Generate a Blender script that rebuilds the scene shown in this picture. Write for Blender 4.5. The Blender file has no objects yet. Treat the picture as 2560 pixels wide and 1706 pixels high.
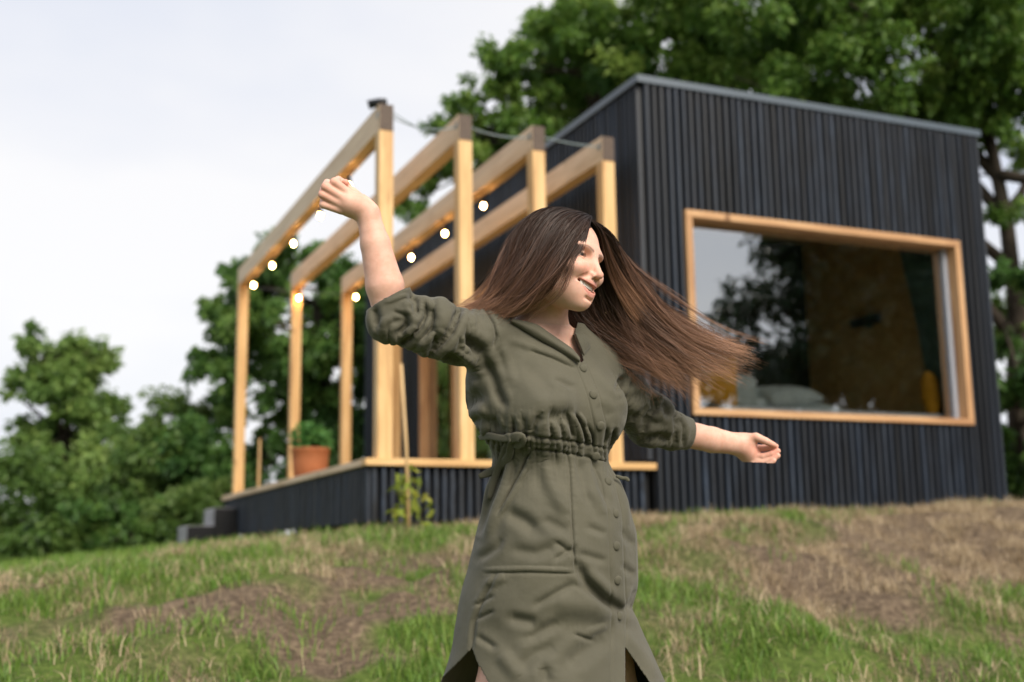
import bpy, bmesh, math, random
import numpy as np
from mathutils import Vector, Matrix

random.seed(7)
RNG = np.random.default_rng(11)
SC = bpy.context.scene
COL = SC.collection
R = math.radians

# ------------------------------------------------------------------ camera
YAW, PITCH, ROLL = 0.4091, 0.1746, -0.0137
FPX = 2968.4                      # focal length in pixels of a 2560 wide frame
CAM = np.array([-2.2351, -7.6161, -0.6174])
_f = np.array([math.sin(YAW)*math.cos(PITCH), math.cos(YAW)*math.cos(PITCH), math.sin(PITCH)])
_r = np.array([math.cos(YAW), -math.sin(YAW), 0.0])
_u = np.cross(_r, _f)
C_R = _r*math.cos(ROLL) + _u*math.sin(ROLL)
C_U = -_r*math.sin(ROLL) + _u*math.cos(ROLL)
C_F = _f
cam_data = bpy.data.cameras.new('camera')
cam_data.sensor_width = 36.0
cam_data.lens = FPX/2560*36.0
cam_data.clip_start = 0.05
cam_data.clip_end = 2000
cam_data.dof.use_dof = True
cam_data.dof.focus_distance = 2.52
cam_data.dof.aperture_fstop = 2.5
cam_data.dof.aperture_blades = 0
cam = bpy.data.objects.new('camera', cam_data)
COL.objects.link(cam)
cam.matrix_world = Matrix((
    (C_R[0], C_U[0], -C_F[0], CAM[0]),
    (C_R[1], C_U[1], -C_F[1], CAM[1]),
    (C_R[2], C_U[2], -C_F[2], CAM[2]),
    (0, 0, 0, 1)))
SC.camera = cam

def at(px, py, d):
    """world point seen at pixel (px,py) of the 2560x1706 photograph at depth d"""
    return CAM + d*(C_F + C_R*((px-1280)/FPX) + C_U*((853-py)/FPX))
def atz(px, py, z):
    v = C_F + C_R*((px-1280)/FPX) + C_U*((853-py)/FPX)
    return CAM + v*((z-CAM[2])/v[2])

# ------------------------------------------------------------------ world
SUN_EL, SUN_AZ = R(38), R(172)     # azimuth measured from +Y towards +X
world = bpy.data.worlds.new('World'); SC.world = world
world.use_nodes = True
nt = world.node_tree; nt.nodes.clear()
N = nt.nodes.new; Lk = nt.links.new
out = N('ShaderNodeOutputWorld'); bg = N('ShaderNodeBackground')
sky = N('ShaderNodeTexSky'); sky.sky_type = 'NISHITA'; sky.sun_disc = False
sky.sun_elevation = SUN_EL; sky.sun_rotation = SUN_AZ
sky.altitude = 300; sky.air_density = 1.0; sky.dust_density = 2.5; sky.ozone_density = 1.5
tc = N('ShaderNodeTexCoord'); mp = N('ShaderNodeMapping')
mp.inputs['Scale'].default_value = (1.0, 1.0, 2.2)
noi = N('ShaderNodeTexNoise'); noi.inputs['Scale'].default_value = 1.35
noi.inputs['Detail'].default_value = 5; noi.inputs['Roughness'].default_value = 0.5
ramp = N('ShaderNodeValToRGB')
ramp.color_ramp.elements[0].position = 0.42; ramp.color_ramp.elements[0].color = (0.12,)*3+(1,)
ramp.color_ramp.elements[1].position = 0.66; ramp.color_ramp.elements[1].color = (0.97,)*3+(1,)
cl = N('ShaderNodeMixRGB'); cl.blend_type = 'MIX'
cl.inputs['Color1'].default_value = (8.1, 8.6, 9.9, 1)       # thin blue-grey cloud
cl.inputs['Color2'].default_value = (11.2, 11.0, 10.9, 1)    # bright white cloud
mx = N('ShaderNodeMixRGB')
sep = N('ShaderNodeSeparateXYZ'); 
Lk(tc.outputs['Generated'], mp.inputs['Vector']); Lk(mp.outputs['Vector'], noi.inputs['Vector'])
Lk(noi.outputs['Fac'], ramp.inputs['Fac'])
Lk(ramp.outputs['Color'], cl.inputs['Fac'])
mx.inputs['Fac'].default_value = 0.86
Lk(sky.outputs['Color'], mx.inputs['Color1']); Lk(cl.outputs['Color'], mx.inputs['Color2'])
Lk(mx.outputs['Color'], bg.inputs['Color']); bg.inputs['Strength'].default_value = 0.078
Lk(bg.outputs['Background'], out.inputs['Surface'])

sun_d = bpy.data.lights.new('sun', 'SUN'); sun_d.energy = 4.2; sun_d.angle = R(36)
sun_d.color = (1.0, 0.91, 0.79)
sun = bpy.data.objects.new('sun', sun_d); COL.objects.link(sun)
sd = Vector((math.sin(SUN_AZ)*math.cos(SUN_EL), math.cos(SUN_AZ)*math.cos(SUN_EL), math.sin(SUN_EL)))
sun.rotation_euler = sd.to_track_quat('Z', 'Y').to_euler()
sun.location = sd*30

vs = SC.view_settings
vs.view_transform = 'Standard'; vs.look = 'None'; vs.exposure = 0.35; vs.gamma = 1.0
vs.use_curve_mapping = False

# ------------------------------------------------------------------ helpers
def tag(o, label=None, cat=None, group=None, kind=None):
    if label: o['label'] = label
    if cat: o['category'] = cat
    if group: o['group'] = group
    if kind: o['kind'] = kind
    return o
def empty(name, loc=(0,0,0), label=None, cat=None, group=None):
    o = bpy.data.objects.new(name, None); COL.objects.link(o); o.location = tuple(loc)
    o.empty_display_size = 0.1
    return tag(o, label, cat, group)
def link(name, me, mat=None, parent=None, smooth=False):
    o = bpy.data.objects.new(name, me); COL.objects.link(o)
    if mat is not None and len(me.materials) == 0: me.materials.append(mat)
    if smooth:
        me.polygons.foreach_set('use_smooth', np.ones(len(me.polygons), bool))
    if parent is not None:
        o.parent = parent
        pl = Vector((0,0,0)); q = parent
        while q is not None:
            pl += q.location; q = q.parent
        o.location = -pl            # meshes are written in world coordinates
    return o
def rebase(o):
    """move an object's origin to the middle of its base"""
    me = o.data; n = len(me.vertices); co = np.empty(n*3); me.vertices.foreach_get('co', co); co = co.reshape(-1,3)
    c = np.array([(co[:,0].min()+co[:,0].max())/2, (co[:,1].min()+co[:,1].max())/2, co[:,2].min()])
    me.vertices.foreach_set('co', (co-c).ravel()); me.update()
    o.location = Vector(o.location)+Vector(c)
    return o
def npmesh(name, V, F):
    """mesh from arrays; F an (n,3) or (n,4) int array or a list of such arrays"""
    V = np.asarray(V, dtype=np.float32)
    Fs = F if isinstance(F, list) else [F]
    Fs = [np.asarray(f, dtype=np.int32) for f in Fs if len(f)]
    me = bpy.data.meshes.new(name)
    me.vertices.add(len(V)); me.vertices.foreach_set('co', V.ravel())
    nl = sum(f.size for f in Fs); npg = sum(len(f) for f in Fs)
    me.loops.add(nl); me.polygons.add(npg)
    me.loops.foreach_set('vertex_index', np.concatenate([f.ravel() for f in Fs]))
    tot = np.concatenate([np.full(len(f), f.shape[1], np.int32) for f in Fs])
    st = np.concatenate([[0], np.cumsum(tot)[:-1]]).astype(np.int32)
    me.polygons.foreach_set('loop_start', st)
    try: me.polygons.foreach_set('loop_total', tot)
    except Exception: pass
    me.update(calc_edges=True); me.validate()
    return me
def fattr(me, name, vals):
    a = me.attributes.new(name, 'FLOAT', 'POINT'); a.data.foreach_set('value', np.asarray(vals, np.float32))
def box(bm, x0, x1, y0, y1, z0, z1, bev=0.0):
    vs_ = [bm.verts.new(p) for p in ((x0,y0,z0),(x1,y0,z0),(x1,y1,z0),(x0,y1,z0),(x0,y0,z1),(x1,y0,z1),(x1,y1,z1),(x0,y1,z1))]
    fs = [bm.faces.new([vs_[i] for i in f]) for f in ((3,2,1,0),(4,5,6,7),(0,1,5,4),(1,2,6,5),(2,3,7,6),(3,0,4,7))]
    if bev > 0:
        es = list({e for f in fs for e in f.edges})
        bmesh.ops.bevel(bm, geom=es, offset=bev, segments=2, affect='EDGES', profile=0.5)
def boxobj(name, b, mat, parent=None, bev=0.004):
    bm = bmesh.new(); box(bm, *b, bev=bev)
    me = bpy.data.meshes.new(name); bm.to_mesh(me); bm.free()
    return link(name, me, mat, parent)
def tube_arrays(pts, rad, k=6, cap=True):
    pts = np.asarray(pts, float); n = len(pts); rad = np.broadcast_to(np.asarray(rad, float), (n,))
    t = np.gradient(pts, axis=0); t /= np.linalg.norm(t, axis=1)[:,None]+1e-12
    a = np.array([0.31,0.2,0.93]); 
    if abs(t[0]@a) > .95: a = np.array([0.93,0.3,0.1])
    u = np.cross(t, a); u /= np.linalg.norm(u, axis=1)[:,None]+1e-12
    v = np.cross(t, u)
    an = np.arange(k)*2*math.pi/k
    V = pts[:,None,:] + rad[:,None,None]*(np.cos(an)[None,:,None]*u[:,None,:]+np.sin(an)[None,:,None]*v[:,None,:])
    V = V.reshape(-1,3)
    i = np.arange(n-1)[:,None]*k; j = np.arange(k)[None,:]; j2 = (j+1)%k
    F = np.stack([i+j, i+j2, i+k+j2, i+k+j], -1).reshape(-1,4)
    T = np.zeros((0,3),int)
    if cap:
        V = np.concatenate([V, pts[:1], pts[-1:]]); c0 = n*k; c1 = c0+1
        jj = np.arange(k); 
        T = np.concatenate([np.stack([np.full(k,c0), (jj+1)%k, jj],-1), np.stack([np.full(k,c1), (n-1)*k+jj, (n-1)*k+(jj+1)%k],-1)])
    return V, F, T
class MB:
    def __init__(s): s.V=[]; s.Q=[]; s.T=[]; s.n=0
    def add(s, V, Q=None, T=None):
        s.V.append(np.asarray(V,float))
        if Q is not None and len(Q): s.Q.append(np.asarray(Q)+s.n)
        if T is not None and len(T): s.T.append(np.asarray(T)+s.n)
        s.n += len(V)
    def tube(s, pts, rad, k=6, cap=True): s.add(*tube_arrays(pts, rad, k, cap))
    def mesh(s, name):
        fs=[]
        if s.Q: fs.append(np.concatenate(s.Q))
        if s.T: fs.append(np.concatenate(s.T))
        return npmesh(name, np.concatenate(s.V), fs)
def fract_noise(P, scale, seed=0, octaves=3):
    """cheap value noise on (n,3) points"""
    P = np.asarray(P, float)*scale; out_ = np.zeros(len(P)); amp = 1.0; tot = 0
    for o_ in range(octaves):
        Q = P*(2**o_)+seed*17.13+o_*5.7
        i = np.floor(Q).astype(np.int64); f = Q-i; f = f*f*(3-2*f)
        acc = 0
        for dx in (0,1):
            for dy in (0,1):
                for dz in (0,1):
                    h = ((i[:,0]+dx)*374761393 + (i[:,1]+dy)*668265263 + (i[:,2]+dz)*2147483647) & 0xffffffff
                    h = ((h ^ (h >> 13))*1274126177) & 0xffffffff
                    h = (h ^ (h >> 16)) & 0xffff
                    w = (f[:,0] if dx else 1-f[:,0])*(f[:,1] if dy else 1-f[:,1])*(f[:,2] if dz else 1-f[:,2])
                    acc = acc + w*(h/65535.0)
        out_ += amp*acc; tot += amp; amp *= .5
    return out_/tot

# ------------------------------------------------------------------ materials
MATS = {}
def mat(name, build):
    m = bpy.data.materials.new(name); m.use_nodes = True
    n = m.node_tree; n.nodes.clear()
    o = n.nodes.new('ShaderNodeOutputMaterial')
    s = build(n, lambda t: n.nodes.new(t), n.links.new)
    n.links.new(s, o.inputs['Surface'])
    MATS[name] = m
    return m
def principled(nd, lk, col=None, rough=.6, spec=.5, bump=None, **kw):
    b = nd('ShaderNodeBsdfPrincipled')
    if isinstance(col, tuple): b.inputs['Base Color'].default_value = col+(1,)
    elif col is not None: lk(col, b.inputs['Base Color'])
    if isinstance(rough, (int,float)): b.inputs['Roughness'].default_value = rough
    else: lk(rough, b.inputs['Roughness'])
    b.inputs['Specular IOR Level'].default_value = spec
    if bump is not None: lk(bump, b.inputs['Normal'])
    for k_, v_ in kw.items(): b.inputs[k_.replace('_',' ')].default_value = v_
    return b
def rampnode(nd, lk, fac, stops):
    r_ = nd('ShaderNodeValToRGB'); e = r_.color_ramp.elements
    while len(e) < len(stops): e.new(.5)
    for i_, (p_, c_) in enumerate(stops): e[i_].position = p_; e[i_].color = tuple(c_)+(1,)
    lk(fac, r_.inputs['Fac']); return r_.outputs['Color']
def coords(nd, lk, kind='Object', scale=(1,1,1), rnd=False):
    t_ = nd('ShaderNodeTexCoord'); m_ = nd('ShaderNodeMapping'); m_.inputs['Scale'].default_value = scale
    lk(t_.outputs[kind], m_.inputs['Vector'])
    if rnd:
        oi = nd('ShaderNodeObjectInfo'); c_ = nd('ShaderNodeCombineXYZ'); mu = nd('ShaderNodeMath'); mu.operation='MULTIPLY'; mu.inputs[1].default_value=57.0
        lk(oi.outputs['Random'], mu.inputs[0]); 
        for q in 'XYZ': lk(mu.outputs[0], c_.inputs[q])
        lk(c_.outputs[0], m_.inputs['Location'])
    return m_.outputs['Vector']
def noise(nd, lk, vec, scale=5, detail=4, rough=.55, dist=0):
    t_ = nd('ShaderNodeTexNoise'); t_.inputs['Scale'].default_value = scale; t_.inputs['Detail'].default_value = detail
    t_.inputs['Roughness'].default_value = rough; t_.inputs['Distortion'].default_value = dist
    lk(vec, t_.inputs['Vector']); return t_.outputs['Fac']
def bumpn(nd, lk, h, strength=.3, dist=.01):
    b_ = nd('ShaderNodeBump'); b_.inputs['Strength'].default_value = strength; b_.inputs['Distance'].default_value = dist
    lk(h, b_.inputs['Height']); return b_.outputs['Normal']

def m_charred(n, nd, lk):
    v = coords(nd, lk, 'Object', (14, 14, 0.9), True)
    f = noise(nd, lk, v, 3.0, 6, .6)
    v2 = coords(nd, lk, 'Object', (1, 1, 1), True)
    f2 = noise(nd, lk, v2, 1.3, 3)
    c1 = rampnode(nd, lk, f, [(.3,(.0018,.0035,.0075)), (.55,(.0085,.0145,.0255)), (.78,(.029,.040,.057))])
    c2 = rampnode(nd, lk, f2, [(.33,(.35,.35,.35)), (.68,(1.5,1.5,1.5))])
    m_ = nd('ShaderNodeMixRGB'); m_.blend_type='MULTIPLY'; m_.inputs['Fac'].default_value=1
    lk(c1, m_.inputs['Color1']); lk(c2, m_.inputs['Color2'])
    oi = nd('ShaderNodeObjectInfo'); c3 = rampnode(nd, lk, oi.outputs['Random'], [(0,(.45,.45,.45)),(.7,(1.1,1.1,1.1)),(1,(1.5,1.5,1.5))])
    m2 = nd('ShaderNodeMixRGB'); m2.blend_type='MULTIPLY'; m2.inputs['Fac'].default_value=1; lk(m_.outputs[0], m2.inputs['Color1']); lk(c3, m2.inputs['Color2']); m_ = m2
    rr = rampnode(nd, lk, f, [(.3,(.42,)*3), (.8,(.7,)*3)])
    return principled(nd, lk, m_.outputs[0], rr, .45, bumpn(nd, lk, f, .5, .004)).outputs[0]
mat('charred_wood', m_charred)
def timber(cols, kn=True, sc=(9,9,.7), axis='Object', rough=.55):
    def b(n, nd, lk):
        v = coords(nd, lk, axis, sc, True)
        f = noise(nd, lk, v, 2.2, 5, .6, .6)
        c = rampnode(nd, lk, f, [(.28, cols[0]), (.5, cols[1]), (.74, cols[2])])
        if kn:
            vk = coords(nd, lk, axis, (1, 1, .55), True)
            vo = nd('ShaderNodeTexVoronoi'); vo.inputs['Scale'].default_value = 2.3; lk(vk, vo.inputs['Vector'])
            k_ = rampnode(nd, lk, vo.outputs['Distance'], [(.03,(.28,.2,.12)), (.085,(1,1,1))])
            m_ = nd('ShaderNodeMixRGB'); m_.blend_type='MULTIPLY'; m_.inputs['Fac'].default_value=.85
            lk(c, m_.inputs['Color1']); lk(k_, m_.inputs['Color2']); c = m_.outputs[0]
        return principled(nd, lk, c, rough, .35, bumpn(nd, lk, f, .2, .003)).outputs[0]
    return b
mat('larch', timber([(.38,.21,.085),(.57,.36,.155),(.70,.49,.25)]))
mat('larch_across', timber([(.40,.22,.085),(.58,.36,.15),(.70,.47,.23)], True, (.7,9,9)))
mat('larch_back', timber([(.50,.34,.20),(.64,.47,.31),(.74,.57,.40)], True, (9,.7,9)))
mat('endgrain', timber([(.035,.022,.014),(.07,.045,.03),(.11,.075,.05)], False, (30,30,30)))
mat('frame_wood', timber([(.27,.135,.06),(.43,.245,.115),(.56,.36,.19)], True, (.7,9,9)))
mat('frame_wood_up', timber([(.27,.135,.06),(.43,.245,.115),(.56,.36,.19)], True, (9,9,.7)))
mat('bamboo', timber([(.42,.27,.12),(.52,.35,.17),(.6,.42,.22)], False))
def plain(col, rough=.6, spec=.4, var=.15, sc=6, bump=.15):
    def b(n, nd, lk):
        v = coords(nd, lk, 'Object', (1,1,1), True); f = noise(nd, lk, v, sc, 5)
        lo = tuple(c*(1-var) for c in col); hi = tuple(min(1,c*(1+var)) for c in col)
        c = rampnode(nd, lk, f, [(.3,lo),(.7,hi)])
        return principled(nd, lk, c, rough, spec, bumpn(nd, lk, f, bump, .005)).outputs[0]
    return b
mat('roof_metal', plain((.06,.082,.105), .38, .5, .12, 4))
mat('black_board', plain((.0035,.004,.005), .75, .3, .4))  # backing kept near-black, putting shade into the gaps between battens
mat('black_metal', plain((.01,.011,.013), .45, .4, .2))
mat('concrete', plain((.30,.30,.31), .85, .3, .25, 9, .4))
mat('terracotta', plain((.33,.12,.05), .75, .3, .18, 14, .2))
mat('soil', plain((.05,.035,.025), .95, .1, .3, 30, .5))
mat('plaster_unused', plain((.36,.235,.075), .7, .2, .12, 30))
mat('dark_interior', plain((.03,.026,.02), .8, .2, .2))  # darkness of the room's depth put into the colour
mat('cotton_grey', plain((.42,.48,.48), .85, .1, .1, 8))
mat('cotton_white', plain((.75,.78,.82), .85, .1, .05, 8))
mat('mustard', plain((.62,.31,.025), .85, .1, .12, 8))
mat('curtain_green', plain((.13,.21,.17), .85, .1, .15, 8))
mat('steel_wire', plain((.20,.26,.27), .4, .5, .1))
mat('pale_frame', plain((.35,.37,.42), .5, .4, .05))
mat('metal_bracket', plain((.12,.14,.15), .4, .5, .2))
def m_plywood(n, nd, lk):
    v = coords(nd, lk, 'Object', (1,1,3.2)); f = noise(nd, lk, v, 7, 6, .65)
    c = rampnode(nd, lk, f, [(.3,(.60,.42,.14)),(.5,(.70,.50,.19)),(.72,(.78,.58,.25))])
    return principled(nd, lk, c, .55, .3).outputs[0]
mat('plywood', m_plywood)
def m_glass(n, nd, lk):
    g = nd('ShaderNodeBsdfGlossy'); g.inputs['Roughness'].default_value = .004; g.inputs['Color'].default_value=(.93,.97,1,1)
    t_ = nd('ShaderNodeBsdfTransparent'); t_.inputs['Color'].default_value=(.97,.98,.97,1)
    m_ = nd('ShaderNodeMixShader'); lw = nd('ShaderNodeLayerWeight'); lw.inputs['Blend'].default_value=.5
    rr = nd('ShaderNodeMapRange'); rr.inputs[3].default_value=.38; rr.inputs[4].default_value=.9
    lk(lw.outputs['Fresnel'], rr.inputs[0]); lk(rr.outputs[0], m_.inputs[0])
    lk(t_.outputs[0], m_.inputs[1]); lk(g.outputs[0], m_.inputs[2]); return m_.outputs[0]
mat('glass', m_glass)
def m_clear(n, nd, lk):
    t_ = nd('ShaderNodeBsdfTransparent'); t_.inputs['Color'].default_value=(.98,.99,.98,1); return t_.outputs[0]
mat('glass_clear', m_clear)
def m_bulb(n, nd, lk):
    e = nd('ShaderNodeEmission'); e.inputs['Color'].default_value=(1,.50,.16,1); e.inputs['Strength'].default_value=170; return e.outputs[0]
mat('bulb', m_bulb)
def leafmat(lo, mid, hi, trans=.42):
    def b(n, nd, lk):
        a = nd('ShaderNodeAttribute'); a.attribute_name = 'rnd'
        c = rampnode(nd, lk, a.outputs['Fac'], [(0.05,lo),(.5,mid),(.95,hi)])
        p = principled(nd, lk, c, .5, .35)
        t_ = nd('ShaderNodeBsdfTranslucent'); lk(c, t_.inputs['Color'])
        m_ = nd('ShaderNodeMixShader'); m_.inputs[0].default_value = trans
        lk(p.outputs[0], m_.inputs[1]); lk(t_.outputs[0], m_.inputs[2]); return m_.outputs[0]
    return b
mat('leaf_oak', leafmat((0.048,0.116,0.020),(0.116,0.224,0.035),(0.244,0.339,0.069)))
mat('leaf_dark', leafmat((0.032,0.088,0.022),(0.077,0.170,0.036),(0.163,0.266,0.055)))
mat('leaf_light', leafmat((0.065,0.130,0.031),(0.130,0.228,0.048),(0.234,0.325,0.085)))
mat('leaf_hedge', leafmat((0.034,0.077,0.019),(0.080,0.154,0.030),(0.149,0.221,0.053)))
mat('leaf_shade', leafmat((.006,.016,.006),(.014,.034,.011),(.03,.06,.018), .25))  # leaf green darkened, putting the mirrored trees' shaded side into the colour
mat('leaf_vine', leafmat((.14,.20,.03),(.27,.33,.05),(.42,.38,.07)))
mat('leaf_herb', leafmat((.04,.13,.03),(.08,.22,.05),(.15,.33,.09)))
mat('bark', plain((.05,.04,.03), .9, .2, .35, 12, .6))
def m_ground(n, nd, lk):
    g = nd('ShaderNodeNewGeometry'); m0 = nd('ShaderNodeMapping'); lk(g.outputs['Position'], m0.inputs['Vector'])
    f1 = noise(nd, lk, m0.outputs[0], 1.3, 5, .6); f2 = noise(nd, lk, m0.outputs[0], 26, 5, .7)
    a = nd('ShaderNodeAttribute'); a.attribute_name='green'
    soil_ = rampnode(nd, lk, f2, [(.25,(.035,.025,.018)),(.5,(.12,.088,.06)),(.75,(.26,.20,.13))])
    gr = rampnode(nd, lk, f2, [(.25,(.03,.055,.010)),(.6,(.09,.14,.025)),(.8,(.20,.22,.06))])
    m_ = nd('ShaderNodeMixRGB'); lk(a.outputs['Fac'], m_.inputs['Fac']); lk(soil_, m_.inputs['Color1']); lk(gr, m_.inputs['Color2'])
    return principled(nd, lk, m_.outputs[0], .95, .1, bumpn(nd, lk, f2, .8, .03)).outputs[0]
mat('ground', m_ground)
mat('grass_green', leafmat((.05,.11,.014),(.11,.21,.028),(.22,.31,.06), .3))
mat('grass_dry', leafmat((.19,.13,.08),(.38,.29,.175),(.58,.47,.31), .25))
# ================================================================== ground
def smooth(a, b, x):
    t = np.clip((x-a)/(b-a), 0, 1); return t*t*(3-2*t)
def ground_z(x, y, detail=True):
    x = np.asarray(x, float); y = np.asarray(y, float)
    zp = -0.50 + 0.030*np.clip(x, 0, 9) - 0.105*np.clip(-x, 0, 5) - 0.03*np.clip(-x-5, 0, 40)
    zp = zp + 0.018*np.clip(y, -1.5, 0)
    zp = zp - 0.03*np.clip(y-9, 0, 60)*smooth(0, 14, -x+6)
    s = smooth(-5.6, -0.9, y + 0.12*np.sin(x*1.3))
    z = -1.45 + (zp+1.45)*(0.45*s + 0.55*np.clip((y+5.4)/4.5, 0, 1))
    z = np.where(y < -5.4, -1.45 - 0.01*(np.clip(-5.4-y, 0, 30)), z)
    if detail:
        P = np.stack([x.ravel(), y.ravel(), np.zeros(x.size)], 1)
        bumps = (fract_noise(P, 1.1, 3, 3)-.5)*0.34 + (fract_noise(P, 3.2, 5, 3)-.5)*0.20
        near = smooth(-7, -5.0, y)*(1-0.85*smooth(-1.7, -0.6, y))
        z = z + bumps.reshape(x.shape)*near
    return z
def bare_amount(x, y):
    P = np.stack([x, y, np.zeros(len(x))], 1)
    return smooth(.375, .30, fract_noise(P*np.array([1,.75,1]), 1.8, 77, 3))*smooth(-.6, -1.1, y)
def green_amount(x, y):
    P = np.stack([x, y, np.zeros(len(x))], 1)
    n1 = fract_noise(P, .75, 21, 3); n2 = fract_noise(P, 2.6, 22, 2)
    g = 0.78 - 0.21*(x+1.0) + 3.4*(n1-.5) + 2.2*(n2-.5)
    g = g + 0.55*smooth(-1.3, -0.5, y) + 0.35*smooth(-3.0, -4.0, y)*smooth(0.3, -1.2, x) + .18*smooth(-3.5, -4.3, y)
    return np.clip(g, 0, 1)
xs = np.concatenate([[-300,-120,-60,-30,-18,-12,-8], np.arange(-6, 10, .07), [10.5,12,15,20,30,60,120,300]])
ys = np.concatenate([[-300,-120,-60,-30,-18,-12,-9], np.arange(-7.5, 1.0, .06), np.arange(1, 9, .25), [10,12,15,20,30,45,60,120,300]])
X, Y = np.meshgrid(xs, ys, indexing='ij'); Z = ground_z(X, Y)
nx, ny = X.shape
ii = (np.arange(nx-1)[:,None]*ny + np.arange(ny-1)[None,:]).ravel()
me = npmesh('ground', np.stack([X,Y,Z],-1).reshape(-1,3), np.stack([ii, ii+ny, ii+ny+1, ii+1],1))
fattr(me, 'green', np.clip(green_amount(X.ravel(), Y.ravel())*.9, 0, 1)*(1-bare_amount(X.ravel(), Y.ravel())))
go = link('ground', me, MATS['ground'], smooth=True); tag(go, kind='structure')

def in_view(P, mx_=.12):
    d = P-CAM; z = d@C_F; x = 1280+FPX*(d@C_R)/z; y = 853-FPX*(d@C_U)/z
    return (z > .4) & (x > -2560*mx_) & (x < 2560*(1+mx_)) & (y > -1706*mx_) & (y < 1706*(1+mx_))
def blades(name, n, mat_, label, hgt, wid, lean, want_green, box_, seed, cat):
    rg = np.random.default_rng(seed)
    x = rg.uniform(box_[0], box_[1], n*4); y = rg.uniform(box_[2], box_[3], n*4)
    P = np.stack([x, y, ground_z(x, y)], 1)
    k = in_view(P)
    g = green_amount(x, y); pk = g if want_green else (1-g)*.95+.12
    P_ = np.stack([x, y, np.zeros(len(x))], 1)
    tuft = fract_noise(P_, 5.0, seed, 2)
    pk = pk*np.clip((tuft-.34)*3.4, .04, 1.4)
    pk = pk*(1-.8*bare_amount(x, y))
    k &= rg.random(len(x)) < pk
    # keep clear of the building footprint
    k &= ~((y > .02) & (x > 0.02) & (x < 5.65))
    x, y, P, tuft, g = x[k][:n], y[k][:n], P[k][:n], tuft[k][:n], g[k][:n]; m = len(x)
    h = hgt*rg.uniform(.4, 1.25, m)*(.3+1.4*tuft); w = wid*rg.uniform(.6, 1.4, m)
    a = rg.uniform(0, 2*math.pi, m); ln = lean*rg.uniform(.2, 1.3, m)
    dirv = np.stack([np.cos(a), np.sin(a), np.zeros(m)], 1)
    a2 = a+math.pi/2+rg.normal(0, .5, m)
    side = np.stack([np.cos(a2), np.sin(a2), rg.normal(0, .25, m)], 1)
    V = []
    for t, ww in ((0, 1), (.4, .85), (.75, .55)):
        c = P + dirv*(ln*h*t*t)[:,None] + np.array([0,0,1])*(h*t*np.sqrt(np.clip(1-.55*(ln*t)**2,.05,1)))[:,None]
        V += [c-side*(w*ww)[:,None], c+side*(w*ww)[:,None]]
    c = P + dirv*(ln*h)[:,None] + np.array([0,0,1])*(h*np.sqrt(np.clip(1-.75*ln**2,.03,1)))[:,None]
    V.append(c)
    V = np.stack(V, 1)                                     # m,7,3
    b = np.arange(m)[:,None]*7
    Q = np.concatenate([b+np.array([[0,1,3,2]]), b+np.array([[2,3,5,4]])]); T = b+np.array([[4,5,6]])
    me = npmesh(name, V.reshape(-1,3), [Q, T])
    fattr(me, 'rnd', np.repeat(np.clip(rg.normal(.5,.22,m) + .35*(tuft-.5),0,1), 7))
    o = link(name, me, mat_); tag(o, label, cat, kind='stuff'); return o
blades('green_grass', 62000, MATS['grass_green'], 'short green grass growing on the slope below the cabin', .062, .0024, .75, True, (-4, 9, -4.9, 0.35), 31, 'grass')
blades('lawn_grass', 9000, MATS['grass_green'], 'green lawn grass beside the raised deck', .07, .004, .6, True, (-4.5, 0.0, 0.2, 9), 32, 'grass')
blades('dry_grass', 85000, MATS['grass_dry'], 'dry straw coloured grass matted over the bank', .078, .0018, 1.15, False, (-4, 9, -4.9, 0.1), 33, 'grass')

# ================================================================== cabin
XC, XE, YC, HR = 2.217, 5.633, 0.05, 3.025
YB = 7.5
WX0, WX1, WZ0, WZ1 = 2.542, 5.300, 0.369, 1.969
cabin = empty('cabin', ((XC+XE)/2, (YC+YB)/2, -.5), 'black timber cabin with charred vertical battens and a wide wood framed window', 'cabin')
CH = MATS['charred_wood']; BB = MATS['black_board']
FW, FWU = MATS['frame_wood'], MATS['frame_wood_up']
for b in ((XC,XE,YC,YC+.12,-.9,WZ0+.03), (XC,XE,YC,YC+.12,WZ1-.03,HR-.06), (XC,WX0+.03,YC,YC+.12,WZ0+.03,WZ1-.03), (WX1-.03,XE,YC,YC+.12,WZ0+.03,WZ1-.03)):
    boxobj('wall_panel', b, BB, cabin, 0)
DY0, DY1, DZ = 2.95, 5.25, 2.0
for b in ((XC,XC+.12,YC+.122,DY0,-.9,HR-.06),(XC,XC+.12,DY1,YB,-.9,HR-.06),(XC,XC+.12,DY0,DY1,DZ,HR-.06)):
    boxobj('wall_panel', b, BB, cabin, 0)
boxobj('wall_panel', (XE-.12,XE,YC+.122,YB,-.9,HR-.06), BB, cabin, 0)
boxobj('wall_panel', (XC+.121,XE-.121,YB-.12,YB,-.9,HR-.06), BB, cabin, 0)
boxobj('interior_floor', (XC+.121,XE-.121,YC+.123,YB-.122,-.15,0.0), MATS['plywood'], cabin, 0)
boxobj('interior_ceiling', (XC+.121,XE-.121,YC+.123,YB-.122,2.55,2.6), MATS['plywood'], cabin, 0)
boxobj('interior_wall', (XE-.145,XE-.123,YC+.124,5.48,0.002,2.548), MATS['plywood'], cabin, 0)
boxobj('interior_wall', (XC+.123,XE-.124,5.5,5.56,0.002,2.548), MATS['plywood'], cabin, 0)
boxobj('interior_wall', (XC+.123,XC+.145,YC+.124,DY0-.02,0.002,2.548), MATS['plywood'], cabin, 0)
boxobj('dark_depth_panel', (3.95,XE-.146,2.40,2.46,0.002,2.546), MATS['dark_interior'], cabin, 0)  # dark panel added for the unlit depth at the back of the room
boxobj('interior_wall', (XC+.146,3.949,2.41,2.47,0.002,2.547), MATS['plywood'], cabin, 0)  # partition added to close the room and keep bounced light in
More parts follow.
